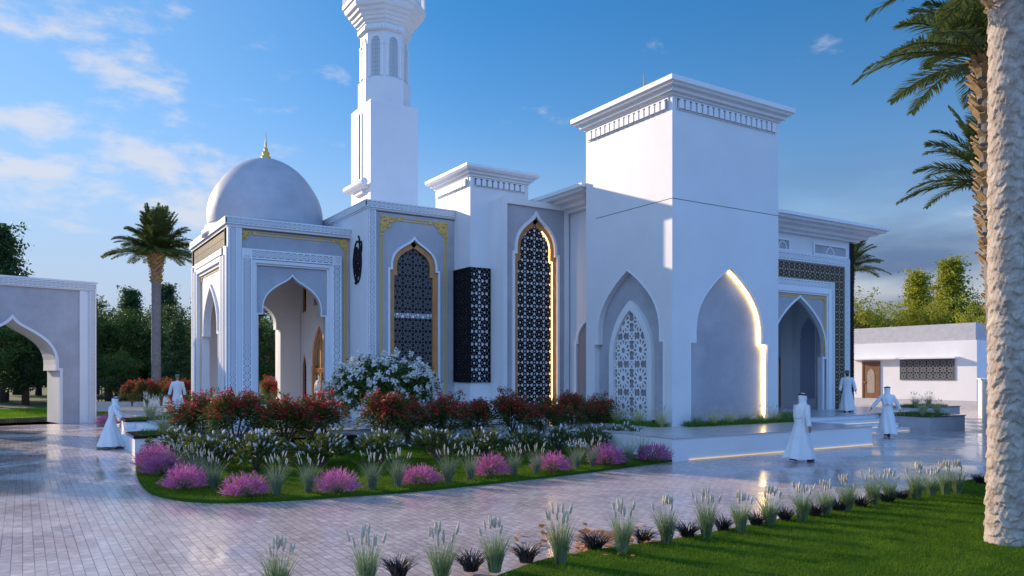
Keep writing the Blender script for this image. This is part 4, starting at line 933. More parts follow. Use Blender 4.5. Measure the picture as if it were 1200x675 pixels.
# planter grasses: straw fountain clumps on green cover
pg = [proto_fountain(.62, 190, 8, 'blade_straw', 'plume', .55, .010, .10) for _ in range(2)]
pgg = [proto_fountain(.46, 170, 5, 'blade', 'plume', .55, .008, .08) for _ in range(2)]
def cover(x0, x1, y0, y1, z, label, n=900, h=.16):
    B = np.stack([rng.uniform(x0, x1, n), rng.uniform(y0, y1, n), np.full(n, z)], 1)
    V_, F_ = blades(B, rng.uniform(.5, 1.1, n) * h, rng.normal(size=(n, 2)) * .5, .02, 2)
    return tag(nobj('ground_cover', npmesh('ground_cover', V_, F_, M['green_fill'])), label, 'ground cover', kind='stuff')
PL = [((3.6, 25.2, .53), 1.35, 'pale feathery grass clump in the black-coped planter nearest the left steps'), ((4.5, 25.6, .53), 1.2, 'second pale grass clump in the black-coped planter, behind the first'), ((4.1, 32.0, .63), 1.5, 'pale grass clump in the planter beyond the left steps'),
      ((31.6, 17.8, .6), 1.1, 'left grass clump in the grey stone planter by the steps'), ((32.4, 18.2, .6), 1.15, 'middle grass clump in the grey stone planter by the steps'), ((33.1, 18.0, .6), 1.1, 'right grass clump in the grey stone planter by the steps'), ((37.2, 21.3, .72), 1.2, 'left grass clump in the small pale planter before the annex'), ((38.4, 21.3, .72), 1.2, 'right grass clump in the small pale planter before the annex'),
      ((25.0, 20.6, .61), 1.45, 'tall straw-coloured grass clump on the terrace between tower and portal')]
for i, (lc, s_, lb) in enumerate(PL): plant('fountain_grass', pg[i % 2], lc, lb, 'ornamental grass', 'planter grasses', sc=s_)
cover(3.0, 5.1, 24.75, 26.15, .53, 'bright green low planting in the planter nearest the left steps'); cover(3.5, 5.7, 31.55, 32.6, .63, 'bright green low planting in the planter beyond the left steps')
cover(31.2, 33.3, 17.4, 19.0, .59, 'green low planting in the grey stone planter by the steps'); cover(36.5, 39.3, 20.7, 22.1, .72, 'green low planting in the pale planter before the annex')
cover(24.3, 26.9, 19.9, 21.2, .61, 'bright green strip of low plants on the terrace beside the portal', 1400, .2)
cover(18.2, 23.6, 17.75, 18.25, .61, 'thin green strip of low plants at the foot of the tower niche', 2600, .22); cover(17.2, 17.8, 18.3, 22.7, .61, 'green low plants at the foot of the sunlit tower wall', 2000, .22)
for i in range(7):
    x = 18.6 + i * .78; plant('fountain_grass', pg[i % 2] if i % 3 else pgg[i % 2], (x, 17.95, .61), '%s grass clump from the left along the foot of the tower niche' % ORD[i], 'ornamental grass', 'grass clumps along the tower foot', sc=1.25, sz=1.05)
for i in range(4):
    plant('fountain_grass', pg[i % 2], (17.45, 18.4 + i * 1.1, .61), '%s pale grass clump back from the corner along the left side of the tower' % ORD[i], 'ornamental grass', 'grass clumps along the tower side', sc=1.2)
x, y = G(126, 499); plant('pink_muhly_grass', mu[0], (x, y, 0), 'small pink grass clump at the foot of the entrance gate', 'ornamental grass', None, sc=1.0)
# purple spires beyond the porch
sp_ = proto_fountain(1.3, 60, 16, 'blade', 'pink', .3, .04, .5); x, y = W(322, 40); plant('purple_flower_clump', sp_, (x, y, .6), 'purple flower spires seen through the porch arch', 'flowers', None)

# fallen leaves
n = 170; cx_, cy_ = G(722, 640); P = np.stack([rng.normal(cx_, .5, n), rng.normal(cy_ + .28, .45, n), np.full(n, .02)], 1)
E_ = np.array([G(u, v) for u, v in [(635, 618), (620, 629), (607, 643), (742, 660), (700, 622)]]); P = np.concatenate([P, np.concatenate([E_, np.full((len(E_), 1), .02)], 1)])
inl = in_poly(P[:, :2], LAWN); P[:, 2] = np.where(inl, .085, .012) + rng.uniform(0, .02, len(P))
D = np.concatenate([rng.normal(size=(len(P), 2)), rng.normal(size=(len(P), 1)) * .12], 1); D = unit(D); S2 = unit(np.cross(D, np.array([0, 0, 1.0]) + rng.normal(size=(len(P), 3)) * .25)); sz_ = rng.uniform(.06, .13, len(P))[:, None]
V_ = np.stack([P - D * sz_ * .6, P - D * sz_ * .1 + S2 * sz_ * .45, P + D * sz_ * .6 + [0, 0, .012], P - D * sz_ * .1 - S2 * sz_ * .45], 1).reshape(-1, 3)
tag(nobj('leaf_litter', npmesh('leaf_litter', V_, np.arange(len(V_)).reshape(-1, 4), lm('dry_leaf', (.42, .15, .04), (.58, .28, .10), sc=20))), 'dry orange-brown leaves scattered over the paving and lawn edge', 'fallen leaves', kind='stuff')

# ---- trees
def tree_proto(kind, m, seed):
    g = np.random.default_rng(seed); mb = MB(); H_ = 10.0
    cl = []
    if kind == 'cone':
        mb.tube([(0, 0, 0), (.1, 0, 3), (0, .1, 6), (0, 0, 9.6)], [.26, .2, .12, .03], 8)
        for i in range(64):
            z = 1.2 + 8.6 * (i / 64) ** 1.05; r = 2.9 * (1 - (z / 10.2)) ** .95 * g.uniform(.6, 1.12); a = i * 2.4 + g.uniform(-.3, .3)
            t_ = np.array([math.cos(a) * r, math.sin(a) * r, z + .18 * r]); mb.tube([(0, 0, z - .15), tuple((t_ + [0, 0, z - .15]) / 2), tuple(t_)], [.05, .03, .012], 5)
            for k in range(6):
                f = g.uniform(.3, 1.05); cl.append(np.array([t_[0] * f, t_[1] * f, z + (t_[2] - z) * f]) + g.normal(size=3) * [.22, .22, .16])
        sd, lf, nn = [.24, .24, .13], (.14, .30), 34
    else:
        zl = 1.0 if kind == 'full' else 2.2
        mb.tube([(0, 0, 0), (.15, 0, 2.0), (.05, .2, 4), (.2, 0, 7.5)], [.34, .27, .2, .06], 9)
        for i in range(42 if kind == 'full' else 30):
            a = g.uniform(0, 6.28); z0 = g.uniform(zl * .6 if kind == 'full' else 2.2, 6.5); r = g.uniform(1.2, 3.1); z = min(z0 + g.uniform(.6, 2.8), 9.6); r *= (1 - ((z - 5.2) / 5.4) ** 2) ** .5 if abs(z - 5.2) < 5.2 else .3
            t_ = np.array([math.cos(a) * r, math.sin(a) * r, z]); mb.tube([(.08, .05, z0 * .9), tuple((t_ + [0, 0, z0]) / 2 + [0, 0, .2]), tuple(t_)], [.10, .06, .02], 6)
            for k in range(11): cl.append(t_ * [g.uniform(.55, 1.1), g.uniform(.55, 1.1), 1] + g.normal(size=3) * [.5, .5, .42])
        sd, lf, nn = [.28, .28, .2], (.13, .30), 36
    cl = np.array(cl); P = np.repeat(cl, nn, 0) + g.normal(size=(len(cl) * nn, 3)) * sd
    V_, F_ = leaves(P, g.uniform(*lf, len(P)), 2.2, g=g)
    tr = bpy.data.meshes.new('trunk'); tr.from_pydata(mb.v, [], mb.f); tr.materials.append(M['bark']); tr.shade_smooth()
    return npmesh('crown', V_, F_, M[m]), tr
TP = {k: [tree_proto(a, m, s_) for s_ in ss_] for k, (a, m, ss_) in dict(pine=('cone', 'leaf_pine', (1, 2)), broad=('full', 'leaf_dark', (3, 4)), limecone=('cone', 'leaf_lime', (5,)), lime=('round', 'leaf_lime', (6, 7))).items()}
tc_ = [0]
def tree(kind, px_, d, h, label, name='tree', group=None, wide=1.0):
    x, y = W(px_, d); i = tc_[0]; tc_[0] += 1
    o = bpy.data.objects.new(name, None); col.objects.link(o); o.location = (x, y, -.02); o.rotation_euler.z = i * 1.7; s_ = h / 10.0; o.scale = (s_ * wide, s_ * wide, s_)
    for me in TP[kind][i % len(TP[kind])]: nobj(me.name.split('.')[0], me, o)
    return tag(o, label, 'tree', group)
LT = [('pine', 4, 64, 14.8, 1.05, 'tallest dark tree rising above the entrance gate at the far left'), ('pine', 30, 58, 8.5, 1.2, 'dark conifer framed by the entrance gate arch'), ('broad', -14, 55, 8.0, 1.1, 'broad dark tree at the left edge behind the gate'), ('broad', 60, 66, 9.0, 1.1, 'dark tree behind the right pier of the gate'),
      ('broad', 98, 74, 9.5, 1.2, 'dark tree just left of the gap beside the gate'), ('broad', 128, 66, 9.2, 1.15, 'dense dark tree right of the entrance gate'), ('pine', 152, 78, 11.0, 1.2, 'dark conifer behind the left of the palm trunk'), ('broad', 170, 70, 8.8, 1.2, 'dark round tree directly behind the palm trunk'),
      ('pine', 196, 74, 11.0, 1.1, 'dark conifer just right of the palm trunk'), ('broad', 214, 66, 8.6, 1.15, 'dark tree touching the left edge of the domed porch'), ('pine', 238, 80, 10.5, 1.3, 'dark conifer mostly hidden behind the domed porch'), ('broad', 316, 70, 8.4, 1.3, 'dark tree seen through the porch arch'), ('pine', 300, 82, 10.5, 1.3, 'dark conifer deep behind the porch arch'),
      ('broad', -60, 70, 10, 1.3, 'tall dark tree beyond the left frame edge'),
      ('broad', 112, 88, 8.5, 1.5, 'hazy dark tree mass farthest left of the palm'), ('broad', 160, 90, 9.0, 1.5, 'hazy dark tree farthest behind the palm'), ('broad', 205, 88, 8.5, 1.5, 'hazy dark tree farthest right of the palm'), ('broad', 325, 90, 8.5, 1.6, 'farthest dark tree behind the porch arch'), ('broad', 20, 86, 8.5, 1.6, 'farthest dark tree beyond the gate arch'), ('broad', 45, 84, 7.5, 1.4, 'second farthest dark tree beyond the gate arch'),
      ('broad', 140, 57, 4.2, 1.1, 'low bushy dark tree just behind the railing, left'), ('pine', 208, 58, 6.5, 1.2, 'small conifer just behind the railing near the porch')]
for k, a, d, h, wv, lb in LT: tree(k, a, d, h, lb, 'conifer_tree' if k == 'pine' else 'broadleaf_tree', 'dark trees behind the gate and porch', wv)
for i, (rr_2, dd_2, hh_2) in enumerate([(-24, 27, 7.6), (-28, 21, 7.2), (-33, 32, 9.5)]): tree('broad', 600 + FPX * rr_2 / dd_2, dd_2, hh_2, ['nearest', 'middle', 'farthest'][i] + ' dark tree standing beyond the left frame edge', 'broadleaf_tree', 'trees beside the drive')
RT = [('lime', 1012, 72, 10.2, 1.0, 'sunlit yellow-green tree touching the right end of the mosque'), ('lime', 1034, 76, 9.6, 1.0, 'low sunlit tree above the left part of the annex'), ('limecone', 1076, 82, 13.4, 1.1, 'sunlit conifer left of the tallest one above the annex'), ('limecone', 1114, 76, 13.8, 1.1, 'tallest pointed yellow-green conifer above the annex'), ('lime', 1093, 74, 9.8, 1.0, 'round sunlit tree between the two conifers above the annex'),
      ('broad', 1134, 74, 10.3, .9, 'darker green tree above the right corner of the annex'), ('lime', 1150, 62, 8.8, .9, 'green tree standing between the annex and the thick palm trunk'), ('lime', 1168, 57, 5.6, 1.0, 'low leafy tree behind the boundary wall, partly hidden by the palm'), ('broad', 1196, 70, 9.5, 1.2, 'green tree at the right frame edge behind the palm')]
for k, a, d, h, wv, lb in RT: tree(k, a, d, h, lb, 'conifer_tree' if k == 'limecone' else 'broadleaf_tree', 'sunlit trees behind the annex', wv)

# ---- palms
M['frond'] = lm('palm_frond', (.07, .12, .035), (.20, .24, .08), sc=2.0, trans=.35)
M['palmbark'] = mat('palm_bark', (.24, .18, .14), .85, noise=((.56, .49, .43), 7, 10, .3, .7), bump=.5, bscale=40)
M['palmgrey'] = mat('palm_bark_grey', (.13, .12, .13), .9, noise=((.23, .21, .21), 6, 8, .3, .7), bump=.6)
M['boot'] = mat('palm_boot', (.30, .18, .08), .85, noise=((.46, .33, .18), 6, 6, .3, .7), bump=.4)
def frond_mesh(L_, rise, droop, seed, nl=54, lw=.035, ll=.42):
    g = np.random.default_rng(seed); pts = []
    for i in range(15):
        t = i / 14; pts.append((L_ * t * (1 - .12 * t * t) * math.cos(rise), 0, L_ * (t * math.sin(rise) - droop * t * t)))
    pts = np.array(pts); mb = MB(); mb.tube([tuple(p) for p in pts], [.028 * (1 - .85 * i / 14) for i in range(15)], 5)
    Vs, Fs = [np.array(mb.v)], []
    q4 = [f for f in mb.f if len(f) == 4]; Fs.append(np.array(q4)); o = len(mb.v)
    for i in range(nl):
        t = .12 + .88 * i / nl; k = t * 14; a = int(min(k, 13)); f = k - a; p = pts[a] * (1 - f) + pts[a + 1] * f; tg = unit(pts[a + 1] - pts[a])
        l_ = ll * math.sin(math.pi * min(1, (.18 + t * .82))) ** .6 * (1 - .45 * t) + .07
        for s_ in (-1, 1):
            side = np.array([0, s_, 0.0]); up_ = np.cross(tg, [0, 1, 0]) * -1
            d = unit(tg * (.75 + .35 * t) + side * .85 + np.array([0, 0, g.uniform(-.25, .35)])); w_ = unit(np.cross(d, [0, 0, 1.0]) + g.normal(size=3) * .25) * lw * .5
            m_ = p + d * l_ * .5; e = p + d * l_ + np.array([0, 0, -.10 * l_ * g.uniform(.3, 1.6)])
            Vs.append(np.array([p - w_ * .5, p + w_ * .5, m_ + w_, m_ - w_, e + w_ * .15, e - w_ * .15])); Fs.append(np.array([[0, 1, 2, 3], [3, 2, 4, 5]]) + o); o += 6
    return npmesh('frond', np.concatenate(Vs), np.concatenate(Fs), M['frond'])
def trunk_path(pts, n):
    pts = [Vector(p) for p in pts]; sm = smooth_poly([tuple(p) for p in pts], max(2, n // (len(pts) - 1))); return sm
def scaly_trunk(pts, rad, nz, na, amp, pitch, m, seed=1):
    """trunk with overlapping ragged leaf scars as real relief"""
    g = np.random.default_rng(seed); path = np.array(trunk_path(pts, nz)); k = len(path); R0 = np.interp(np.linspace(0, 1, k), np.linspace(0, 1, len(rad)), rad)
    s_ = np.concatenate([[0], np.cumsum(np.linalg.norm(np.diff(path, axis=0), axis=1))]); A = np.linspace(0, 2 * math.pi, na, endpoint=False)
    ph = g.uniform(0, 6.28, 8); SS, AA = np.meshgrid(s_, A, indexing='ij')
    wob = .22 * np.sin(AA * 3 + SS * 2.1 + ph[0]) + .16 * np.sin(AA * 7 - SS * 3.3 + ph[1]) + .07 * np.sin(AA * 11 + SS * 5 + ph[2]) + .03 * np.sin(AA * 21 - SS * 9 + ph[3])
    u = SS / pitch + wob * 1.0 + .5 * (np.sin(AA * 4 + np.floor(SS / pitch) * 2.4) * .35); fr = u - np.floor(u)
    rel = (1 - fr) ** 1.6 * (.65 + .35 * np.sin(AA * 5 + np.floor(u) * 3.1 + ph[4])) + .25 * np.sin(AA * 31 + SS * 27) * np.sin(SS * 61 + AA * 9) * .5
    rel += g.normal(size=rel.shape) * .025
    Rr = R0[:, None] * (1 + amp * rel); X = path[:, 0][:, None] + Rr * np.cos(AA); Y = path[:, 1][:, None] + Rr * np.sin(AA); Z_ = path[:, 2][:, None] + 0 * AA
    V_ = np.stack([X, Y, Z_], -1).reshape(-1, 3); I = np.arange(k * na).reshape(k, na); J = np.roll(I, -1, 1)
    F_ = np.stack([I[:-1], J[:-1], J[1:], I[1:]], -1).reshape(-1, 4)
    me = npmesh('trunk', V_, F_, m); me.shade_smooth(); return me
def boots(pts, rad, n, size, seed=1):
    """cut leaf stalks spiralling round the upper trunk"""
    g = np.random.default_rng(seed); path = np.array(trunk_path(pts, 40)); mb = MB()
    for i in range(n):
        t = i / n; p = path[int(t * (len(path) - 1))]; a = i * 2.3999; r = np.interp(t, np.linspace(0, 1, len(rad)), rad)
        o_ = Vector((math.cos(a), math.sin(a), 0)); sd = Vector((-math.sin(a), math.cos(a), 0)); l_ = size * g.uniform(.7, 1.3); b_ = Vector(p) + o_ * r * .6
        tip = b_ + o_ * l_ * .75 + Vector((0, 0, l_ * g.uniform(.5, 1.0))); w0, w1 = size * .42, size * g.uniform(.14, .3)
        V_ = [b_ - sd * w0, b_ + sd * w0, b_ + sd * w0 + Vector((0, 0, -size * .25)) - o_ * .03, b_ - sd * w0 + Vector((0, 0, -size * .25)) - o_ * .03,
              tip - sd * w1, tip + sd * w1, tip + sd * w1 + o_ * .02 + Vector((0, 0, -size * .10)), tip - sd * w1 + o_ * .02 + Vector((0, 0, -size * .10))]
        mb._add(V_, [(0, 1, 5, 4), (1, 2, 6, 5), (2, 3, 7, 6), (3, 0, 4, 7), (4, 5, 6, 7)])
    me = bpy.data.meshes.new('leaf_bases'); me.from_pydata(mb.v, [], mb.f); me.materials.append(M['boot']); return me
FR = {}
def palm(loc, h, label, L_=3.0, nf=46, rt=.22, lean=(0, 0), rough=None, boot_from=.85, near=False, bs=.22, br_=None, seed=1, grey=True, lo=-.55, wide=None):
    e = empty('palm_tree', loc, label, 'palm tree', group='date palms' if not near else None, local=True)
    pts = [(0, 0, 0), (lean[0] * .25, lean[1] * .25, h * .33), (lean[0] * .6, lean[1] * .6, h * .66), (lean[0], lean[1], h)]
    rad = [rt * 1.22, rt * 1.02, rt, rt, rt * .98, rt]
    nobj('trunk', scaly_trunk(pts, rad, int(h / (.018 if near else .06)), 150 if near else 36, .14 if near else .10, .15 if near else .2, M['palmbark' if not grey else 'palmgrey'], seed), e)
    pa = np.array(trunk_path(pts, 40)); up = [tuple(pa[int(boot_from * (len(pa) - 1))]), tuple(pa[int((boot_from + 1) / 2 * (len(pa) - 1))]), tuple(pa[-1])]
    br_ = br_ or [rt * 1.0, rt * 1.5, rt * 1.6]
    nobj('leaf_bases', boots(up, br_, int(60 + h * (1 - boot_from) * 40), bs, seed), e)
    key = round(L_, 1)
    if key not in FR: FR[key] = [frond_mesh(L_, r, dr, 10 + i, nl=64, ll=.20 * L_ * .9, lw=.013 * L_) for i, (r, dr) in enumerate([(1.42, .22), (1.2, .30), (.95, .40), (.62, .40), (.30, .36)])]
    g = random.Random(seed)
    for i in range(nf):
        t = i / nf; o = nobj('frond', FR[key][min(4, int(t * 5))], e, (lean[0], lean[1], h + .25 - t * .45)); o.rotation_euler = (g.uniform(-.3, .3), (t - .5) * (-lo) * .35 * 0, i * 2.3999 + g.uniform(-.15, .15)); s_ = g.uniform(.85, 1.1); o.scale = (s_, s_, s_)
    return e
x, y = W(183, 48); palm((x, y, 0), 9.9, 'slender date palm with full dark crown standing left of the domed porch', 3.5, 120, .27, boot_from=.80, bs=.26, br_=[.27, .44, .60], seed=3)
x, y = W(994, 46); palm((x, y, 0), 8.6, 'dark palm fronds showing behind the right end of the mosque eave', 3.0, 40, .26, seed=5)
x, y = W(1180, 10.47); palm((x, y, 0), 7.9, 'thick pale palm trunk in the right foreground with rough ringed bark', 2.0, 30, .215, near=True, boot_from=.90, bs=.17, br_=[.22, .30, .36], seed=2, grey=False, lean=(.0, -.0))
def toward(pxa, da, pxb, db): a_, b_ = W(pxa, da), W(pxb, db); return (a_[0], a_[1], 0), (b_[0] - a_[0], b_[1] - a_[1])
lc, ln_ = toward(1178, 13.2, 1157, 13.2); palm(lc, 7.9, 'palm with shaggy brown trunk and upper fan of fronds behind the thick trunk', 2.4, 60, .19, lean=ln_, boot_from=.55, bs=.20, br_=[.20, .24, .30], seed=8)
lc, ln_ = toward(1180, 17.5, 1160, 17.5); palm(lc, 6.8, 'farther palm with the lower fan of fronds behind the thick trunk', 2.4, 50, .20, lean=ln_, boot_from=.5, bs=.22, br_=[.22, .26, .32], seed=11)

# ---- black railing behind the gate
a0, a1 = Vector(W(96, 47.5)), Vector(W(232, 47.5)); fe = empty('railing_fence', (a0.x, a0.y, 0), 'black metal picket railing on a low dark wall between gate and porch', 'fence', local=True)
dv = (a1 - a0); fe.rotation_euler.z = math.atan2(dv.y, dv.x); Ln = dv.length
mb = MB(); mb.box(0, Ln, -.1, .1, -.02, .62); mb.build('base_wall', M['stone'], fe)
for z in (.75, 1.78): mb = MB(); mb.box(0, Ln, -.03, .03, z, z + .06); mb.build('rail', M['black'], fe)
mb = MB(); mb.box(-.018, .018, -.018, .018, .62, 1.95); pk_ = mb.build('picket', M['black'], fe); npk = int(Ln / .2)
for i in range(1, min(npk, 98)): c = pk_.copy(); col.objects.link(c); c.location.x = i * Ln / npk
a0, a1 = Vector(W(168, 46)), Vector(W(198, 46)); e = empty('low_wall', (a0.x, a0.y, 0), 'low pale garden wall behind the far red shrubs at the palm foot', 'wall', local=True); dv = a1 - a0; e.rotation_euler.z = math.atan2(dv.y, dv.x)
mb = MB(); mb.box(0, dv.length, 0, .25, 0, 1.75); mb.build('wall', W0, e); mb = MB(); mb.box(-.04, dv.length + .04, -.04, .29, 1.751, 1.82); mb.build('coping', TR, e)
# ================================================================== PEOPLE
M['skin'] = mat('skin', (.36, .19, .12), .5); M['robe'] = mat('robe_cloth', (.78, .79, .80), .8, noise=((.72, .73, .75), 5, 4, .3, .7), bump=.15, bscale=12)
M['scarf'] = mat('head_cloth', (.80, .81, .82), .85, bump=.12, bscale=30); M['cord'] = mat('black_cord', (.012, .012, .012), .6); M['shoe'] = mat('dark_sandal', (.02, .015, .012), .5)
M['cap'] = mat('green_cap', (.05, .16, .10), .7, noise=((.22, .20, .12), 60, 2, .45, .6)); M['beard'] = mat('beard_hair', (.02, .015, .012), .8)
def person(loc, heading, label, height=1.75, stride=.25, arms=((.18, .05), (.18, -.05)), head='scarf', lead=1, headturn=0.0, bend=0.12, flare=1.0):
    """arms: (sideways spread, forward swing) in metres at the wrist, left then right; heading = degrees right of the view axis"""
    k = height / 1.75; a = R_(heading); hv = RV * math.sin(a) + VV * math.cos(a); rz = math.atan2(-hv.x, hv.y)
    vs, es, rs_ = [], [], []
    def v(p, r, frm=None):
        vs.append(p); rs_.append(r); i = len(vs) - 1
        if frm is not None: es.append((frm, i))
        return i
    by = bend * .12
    pel = v((0, 0, .93), (.13, .11)); sp1 = v((0, by * .5, 1.12), (.125, .10), pel); ch = v((0, by, 1.32), (.15, .11), sp1); nk0 = v((0, by * 1.2, 1.46), (.065, .065), ch)
    nk = v((0, by * 1.4 + .005, 1.53), (.055, .055), nk0); h0 = v((0, by * 1.5 + .015, 1.59), (.068, .075), nk); h1 = v((0, by * 1.5 + .015, 1.66), (.078, .095), h0); h2 = v((0, by * 1.5 + .005, 1.715), (.055, .07), h1)
    ct, st_ = math.cos(headturn), math.sin(headturn)
    def hd(x, y, z): c = (0, by * 1.5 + .01); return (c[0] + x * ct - y * st_, c[1] + x * st_ + y * ct, z)
    v(hd(0, .105, 1.63), (.014, .014), h1)
    for s_ in (-1, 1): v(hd(s_ * .082, 0, 1.635), (.012, .016), h1)
    wr = []
    for s_, (sd, fw) in zip((-1, 1), arms):
        sh = v((s_ * .17, by, 1.42), (.058, .058), ch); W_ = Vector((s_ * (.19 + sd), by + fw, 1.42 - math.sqrt(max(.52 ** 2 - sd ** 2 - fw ** 2, .01))))
        S0 = Vector((s_ * .18, by, 1.42)); E0 = (S0 + W_) / 2 + Vector((s_ * .01, -.03, 0)); el_ = v(tuple(E0), (.042, .042), sh); w_ = v(tuple(W_), (.027, .022), el_)
        d = (W_ - E0).normalized(); f = Vector((0, 1, 0)); side = (f - d * f.dot(d)).normalized(); nrm = d.cross(side)
        pm = v(tuple(W_ + d * .05), (.034, .018), w_); pm2 = v(tuple(W_ + d * .085), (.034, .016), pm)
        for j, (o_, l_) in enumerate(((.028, .066), (.010, .075), (-.009, .070), (-.027, .055))):
            b_ = W_ + d * .09 + side * o_; c_ = nrm * (-s_) * .012
            i1 = v(tuple(b_), (.009, .009), pm2); i2 = v(tuple(b_ + d * l_ * .55 + c_ * .5), (.008, .008), i1); v(tuple(b_ + d * l_ * .95 + c_ * 1.8), (.007, .007), i2)
        t1 = v(tuple(W_ + d * .03 + side * .034), (.011, .011), w_); t2 = v(tuple(W_ + d * .065 + side * .052), (.009, .009), t1); v(tuple(W_ + d * .092 + side * .055), (.008, .008), t2)
        wr.append((S0, E0, W_))
    feet = []
    for s_ in (-1, 1):
        f = stride * (1 if s_ == lead else -1); hp = v((s_ * .09, 0, .88), (.085, .09), pel); kn = v((s_ * .09, f * .5 + .04, .49), (.055, .058), hp); lift = .0 if s_ == lead else min(.10, stride * .3)
        an = v((s_ * .085, f, .09 + lift), (.036, .036), kn); v((s_ * .09, f + .13, .035 + lift * .2), (.038, .026), an); feet.append((s_ * .088, f, lift))
    me = bpy.data.meshes.new('person'); me.from_pydata([tuple(Vector(p) * k) for p in vs], es, []); tmp = bpy.data.objects.new('tmp', me); col.objects.link(tmp)
    sk = tmp.modifiers.new('s', 'SKIN'); sk.use_smooth_shade = True; su = tmp.modifiers.new('u', 'SUBSURF'); su.levels = su.render_levels = 1
    for i, r in enumerate(rs_): me.skin_vertices[0].data[i].radius = (r[0] * k, r[1] * k)
    me.skin_vertices[0].data[0].use_root = True
    bm_ = bpy.data.meshes.new_from_object(tmp.evaluated_get(bpy.context.evaluated_depsgraph_get())); bpy.data.objects.remove(tmp); bm_.name = 'person_body'
    bm_.materials.clear(); bm_.materials.append(M['skin'])
    root = bpy.data.objects.new('person', bm_); col.objects.link(root); root.location = loc; root.rotation_euler.z = rz
    tag(root, label, 'person', kind='thing'); ORG[root.name] = Vector((0, 0, 0))
    # robe
    mb = MB(); N_ = 44; rows = []
    prof = [(1.505, .062, .062), (1.485, .085, .075), (1.455, .155, .095), (1.42, .205, .112), (1.34, .198, .124), (1.2, .172, .118), (1.02, .162, .122), (.88, .182, .14), (.7, .22, .175), (.5, .25, .205), (.3, .285, .24), (.16, .31, .265), (.085, .325, .275)]
    for z, rx, ry in prof:
        dn = max(0, (1.0 - z) / .9); st2 = stride * dn ** 1.2; ring = []
        for j in range(N_):
            g_ = 2 * math.pi * j / N_; fold = 1 + (.09 * math.sin(g_ * 5 + z * 2.5) + .06 * math.sin(g_ * 9 + 1 + z * 4)) * (.25 + dn); ca, sa = math.cos(g_), math.sin(g_)
            rx_ = .19 + (rx - .19) * flare if dn > 0 else rx; ry_ = .15 + (ry - .15) * flare if dn > 0 else ry; y = sa * (ry_ + st2 * .85) * fold; x = ca * rx_ * (1 - .18 * dn * min(1, stride * 2)) * fold; zz = z + (.035 * max(0, -sa) * dn * (stride / .3)) + .012 * math.sin(g_ * 3) * dn
            ring.append((x * k, (y + by * min(1, max(0, (z - .9) / .4)) - (.05 * stride * dn)) * k, zz * k))
        rows += ring
    mb._add(rows, [(i * N_ + j, i * N_ + (j + 1) % N_, (i + 1) * N_ + (j + 1) % N_, (i + 1) * N_ + j) for i in range(len(prof) - 1) for j in range(N_)])
    for S0, E0, W_ in wr:
        m1 = S0 * .5 + E0 * .5; mb.tube([tuple(p * k) for p in (Vector((S0.x * .55, S0.y, S0.z - .03)), S0 + Vector((0, 0, -.01)), m1, E0, (E0 + W_) / 2, W_ + (W_ - E0).normalized() * -.01)], [.07 * k, .075 * k, .068 * k, .066 * k, .064 * k, .062 * k], 14, cap=False)
    mb.build('robe', M['robe'], root, smooth=True)
    mb = MB()
    for x, y, lf_ in feet:
        mb.lathe((0, 0, 0), [], 3) if False else None
        P = []
        for z, s1 in ((0, 1), (.03, 1.02), (.06, .75), (.085, .4)):
            for j in range(12): g_ = j / 12 * 6.2832; P.append(((x + math.cos(g_) * .045 * s1) * k, (y + .055 + math.sin(g_) * .135 * (s1 if z < .05 else s1 * .9)) * k, (z + lf_ * (1 - (math.sin(g_) + 1) * .42)) * k))
        mb._add(P, [(i * 12 + j, i * 12 + (j + 1) % 12, (i + 1) * 12 + (j + 1) % 12, (i + 1) * 12 + j) for i in range(3) for j in range(12)] + [tuple(range(12)), tuple(range(36, 48))])
        mb.build('shoe', M['shoe'], root, smooth=True); mb = MB()
    hc = Vector((0, by * 1.5 + .01, 0))
    if head == 'scarf':
        mb = MB(); rows = []; N_ = 36
        pf = [(1.765, .015, 1), (1.755, .055, 1), (1.73, .085, 1), (1.69, .102, 1), (1.66, .106, .78), (1.61, .102, .74), (1.55, .092, .78), (1.50, .108, .80), (1.45, .165, .80), (1.40, .200, .78), (1.32, .210, .68), (1.22, .200, .58), (1.13, .19, .48)]
        for z, r, cov in pf:
            for j in range(N_):
                t_ = j / (N_ - 1); g_ = -math.pi / 2 + (t_ - .5) * 2 * math.pi * cov; f = 1 + (.05 * math.sin(t_ * 31) + .03 * math.sin(t_ * 57 + z * 9)) * max(0, (1.7 - z) * 3.0) * .8
                dn = max(0, 1.5 - z); x = math.cos(g_ + headturn * (z > 1.5)) * r * f * .92; y = math.sin(g_ + headturn * (z > 1.5)) * (r * (1.12 if z > 1.5 else .92)) * f
                rows.append((x * k, (y + hc.y - dn * .08) * k, (z + .02 * math.sin(t_ * 19) * (z < 1.3)) * k))
        mb._add(rows, [(i * N_ + j, i * N_ + j + 1, (i + 1) * N_ + j + 1, (i + 1) * N_ + j) for i in range(len(pf) - 1) for j in range(N_ - 1)]); mb.build('headscarf', M['scarf'], root, smooth=True)
        mb = MB()
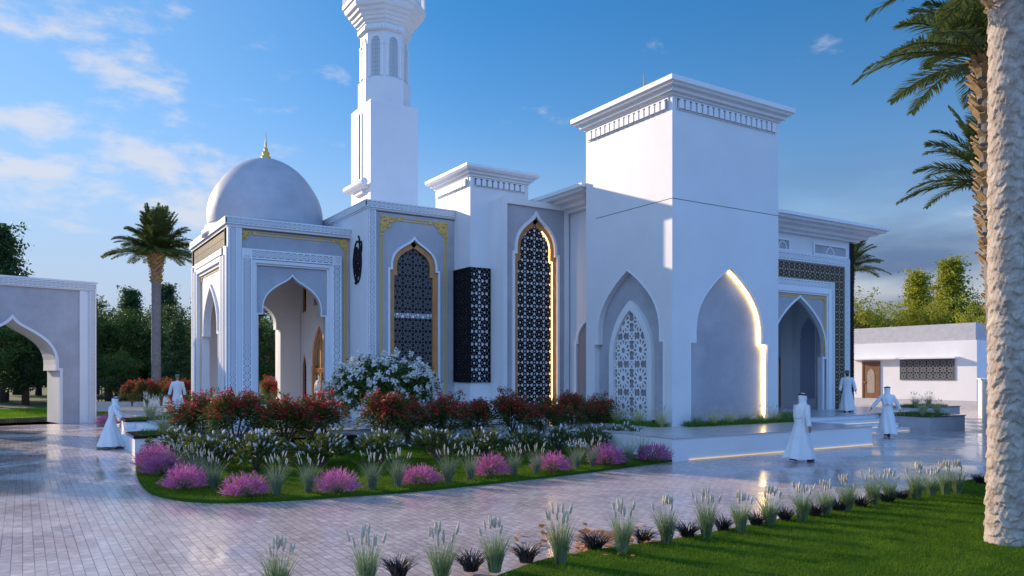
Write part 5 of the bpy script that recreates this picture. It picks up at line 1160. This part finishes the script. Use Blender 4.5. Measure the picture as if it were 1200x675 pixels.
        for dz_2, rr2 in ((0, .098), (.018, .092)):
            mb.tube([(math.cos(g_) * rr2 * k, (math.sin(g_) * rr2 * 1.12 + hc.y) * k, (1.712 + dz_2 - .012 * math.sin(g_)) * k) for g_ in [j / 28 * 6.2832 for j in range(29)]], .0115 * k, 8)
        mb.build('headband', M['cord'], root, smooth=True)
    else:
        mb = MB(); mb.lathe((0, hc.y * k, 0), [(.090 * k, 1.665 * k), (.094 * k, 1.70 * k), (.090 * k, 1.745 * k), (.075 * k, 1.768 * k), (.02 * k, 1.776 * k)], 28); mb.build('cap', M['cap'], root, smooth=True)
        mb = MB(); P = []
        for i in range(5):
            for j in range(9): g_ = math.pi * (.1 + .8 * j / 8) + headturn; zz = 1.625 - .022 * i; r = .082 - .004 * i; P.append((math.cos(g_) * r * .9 * k, (hc.y + math.sin(g_) * (r + .017)) * k, zz * k))
        mb._add(P, [(i * 9 + j, i * 9 + j + 1, i * 9 + 10 + j, i * 9 + 9 + j) for i in range(4) for j in range(8)]); mb.build('beard', M['beard'], root, smooth=True)
    for s_ in (-1, 1):
        mb = MB(); p = hd(s_ * .032, .093, 1.665); mb.lathe((p[0] * k, p[1] * k, p[2] * k), [(.002, -.008), (.010, 0), (.002, .008)], 8); mb.build('eye', M['cord'], root, smooth=True)
    return root
def on(px_, py_, z=0.0): x, y = G(px_, py_, z); return (x, y, z)
person(on(130, 526), 62, 'man in white robe and white headscarf striding towards the left-hand steps', 1.62, .20, ((.10, -.12), (.26, .24)), lead=1, bend=.7, flare=.72)
person(on(208, 488, .626), -25, 'man in white robe and green cap standing on the terrace left of the domed porch', 1.68, .04, ((.12, .02), (.10, .02)), 'cap', headturn=.5)
person(on(938, 541), 62, 'man in white robe and headscarf walking past the terrace corner on open paving', 1.82, .22, ((.03, .10), (.10, -.06)), lead=1, bend=.4)
person(on(1040, 511), 12, 'man in white robe and headscarf with both arms held away, before the grey planter', 1.86, .14, ((.30, .06), (.22, .02)), lead=1)
person(on(993, 483, .626), 208, 'bearded man in white robe and green cap facing out beside the portal', 1.86, .03, ((.13, .05), (.10, .04)), 'cap', headturn=.3)
person((*W(375, 34.0), .626), 20, 'man in pale robe half hidden inside the domed porch by the wooden door', 1.70, .08, ((.06, .02), (.06, .02)))
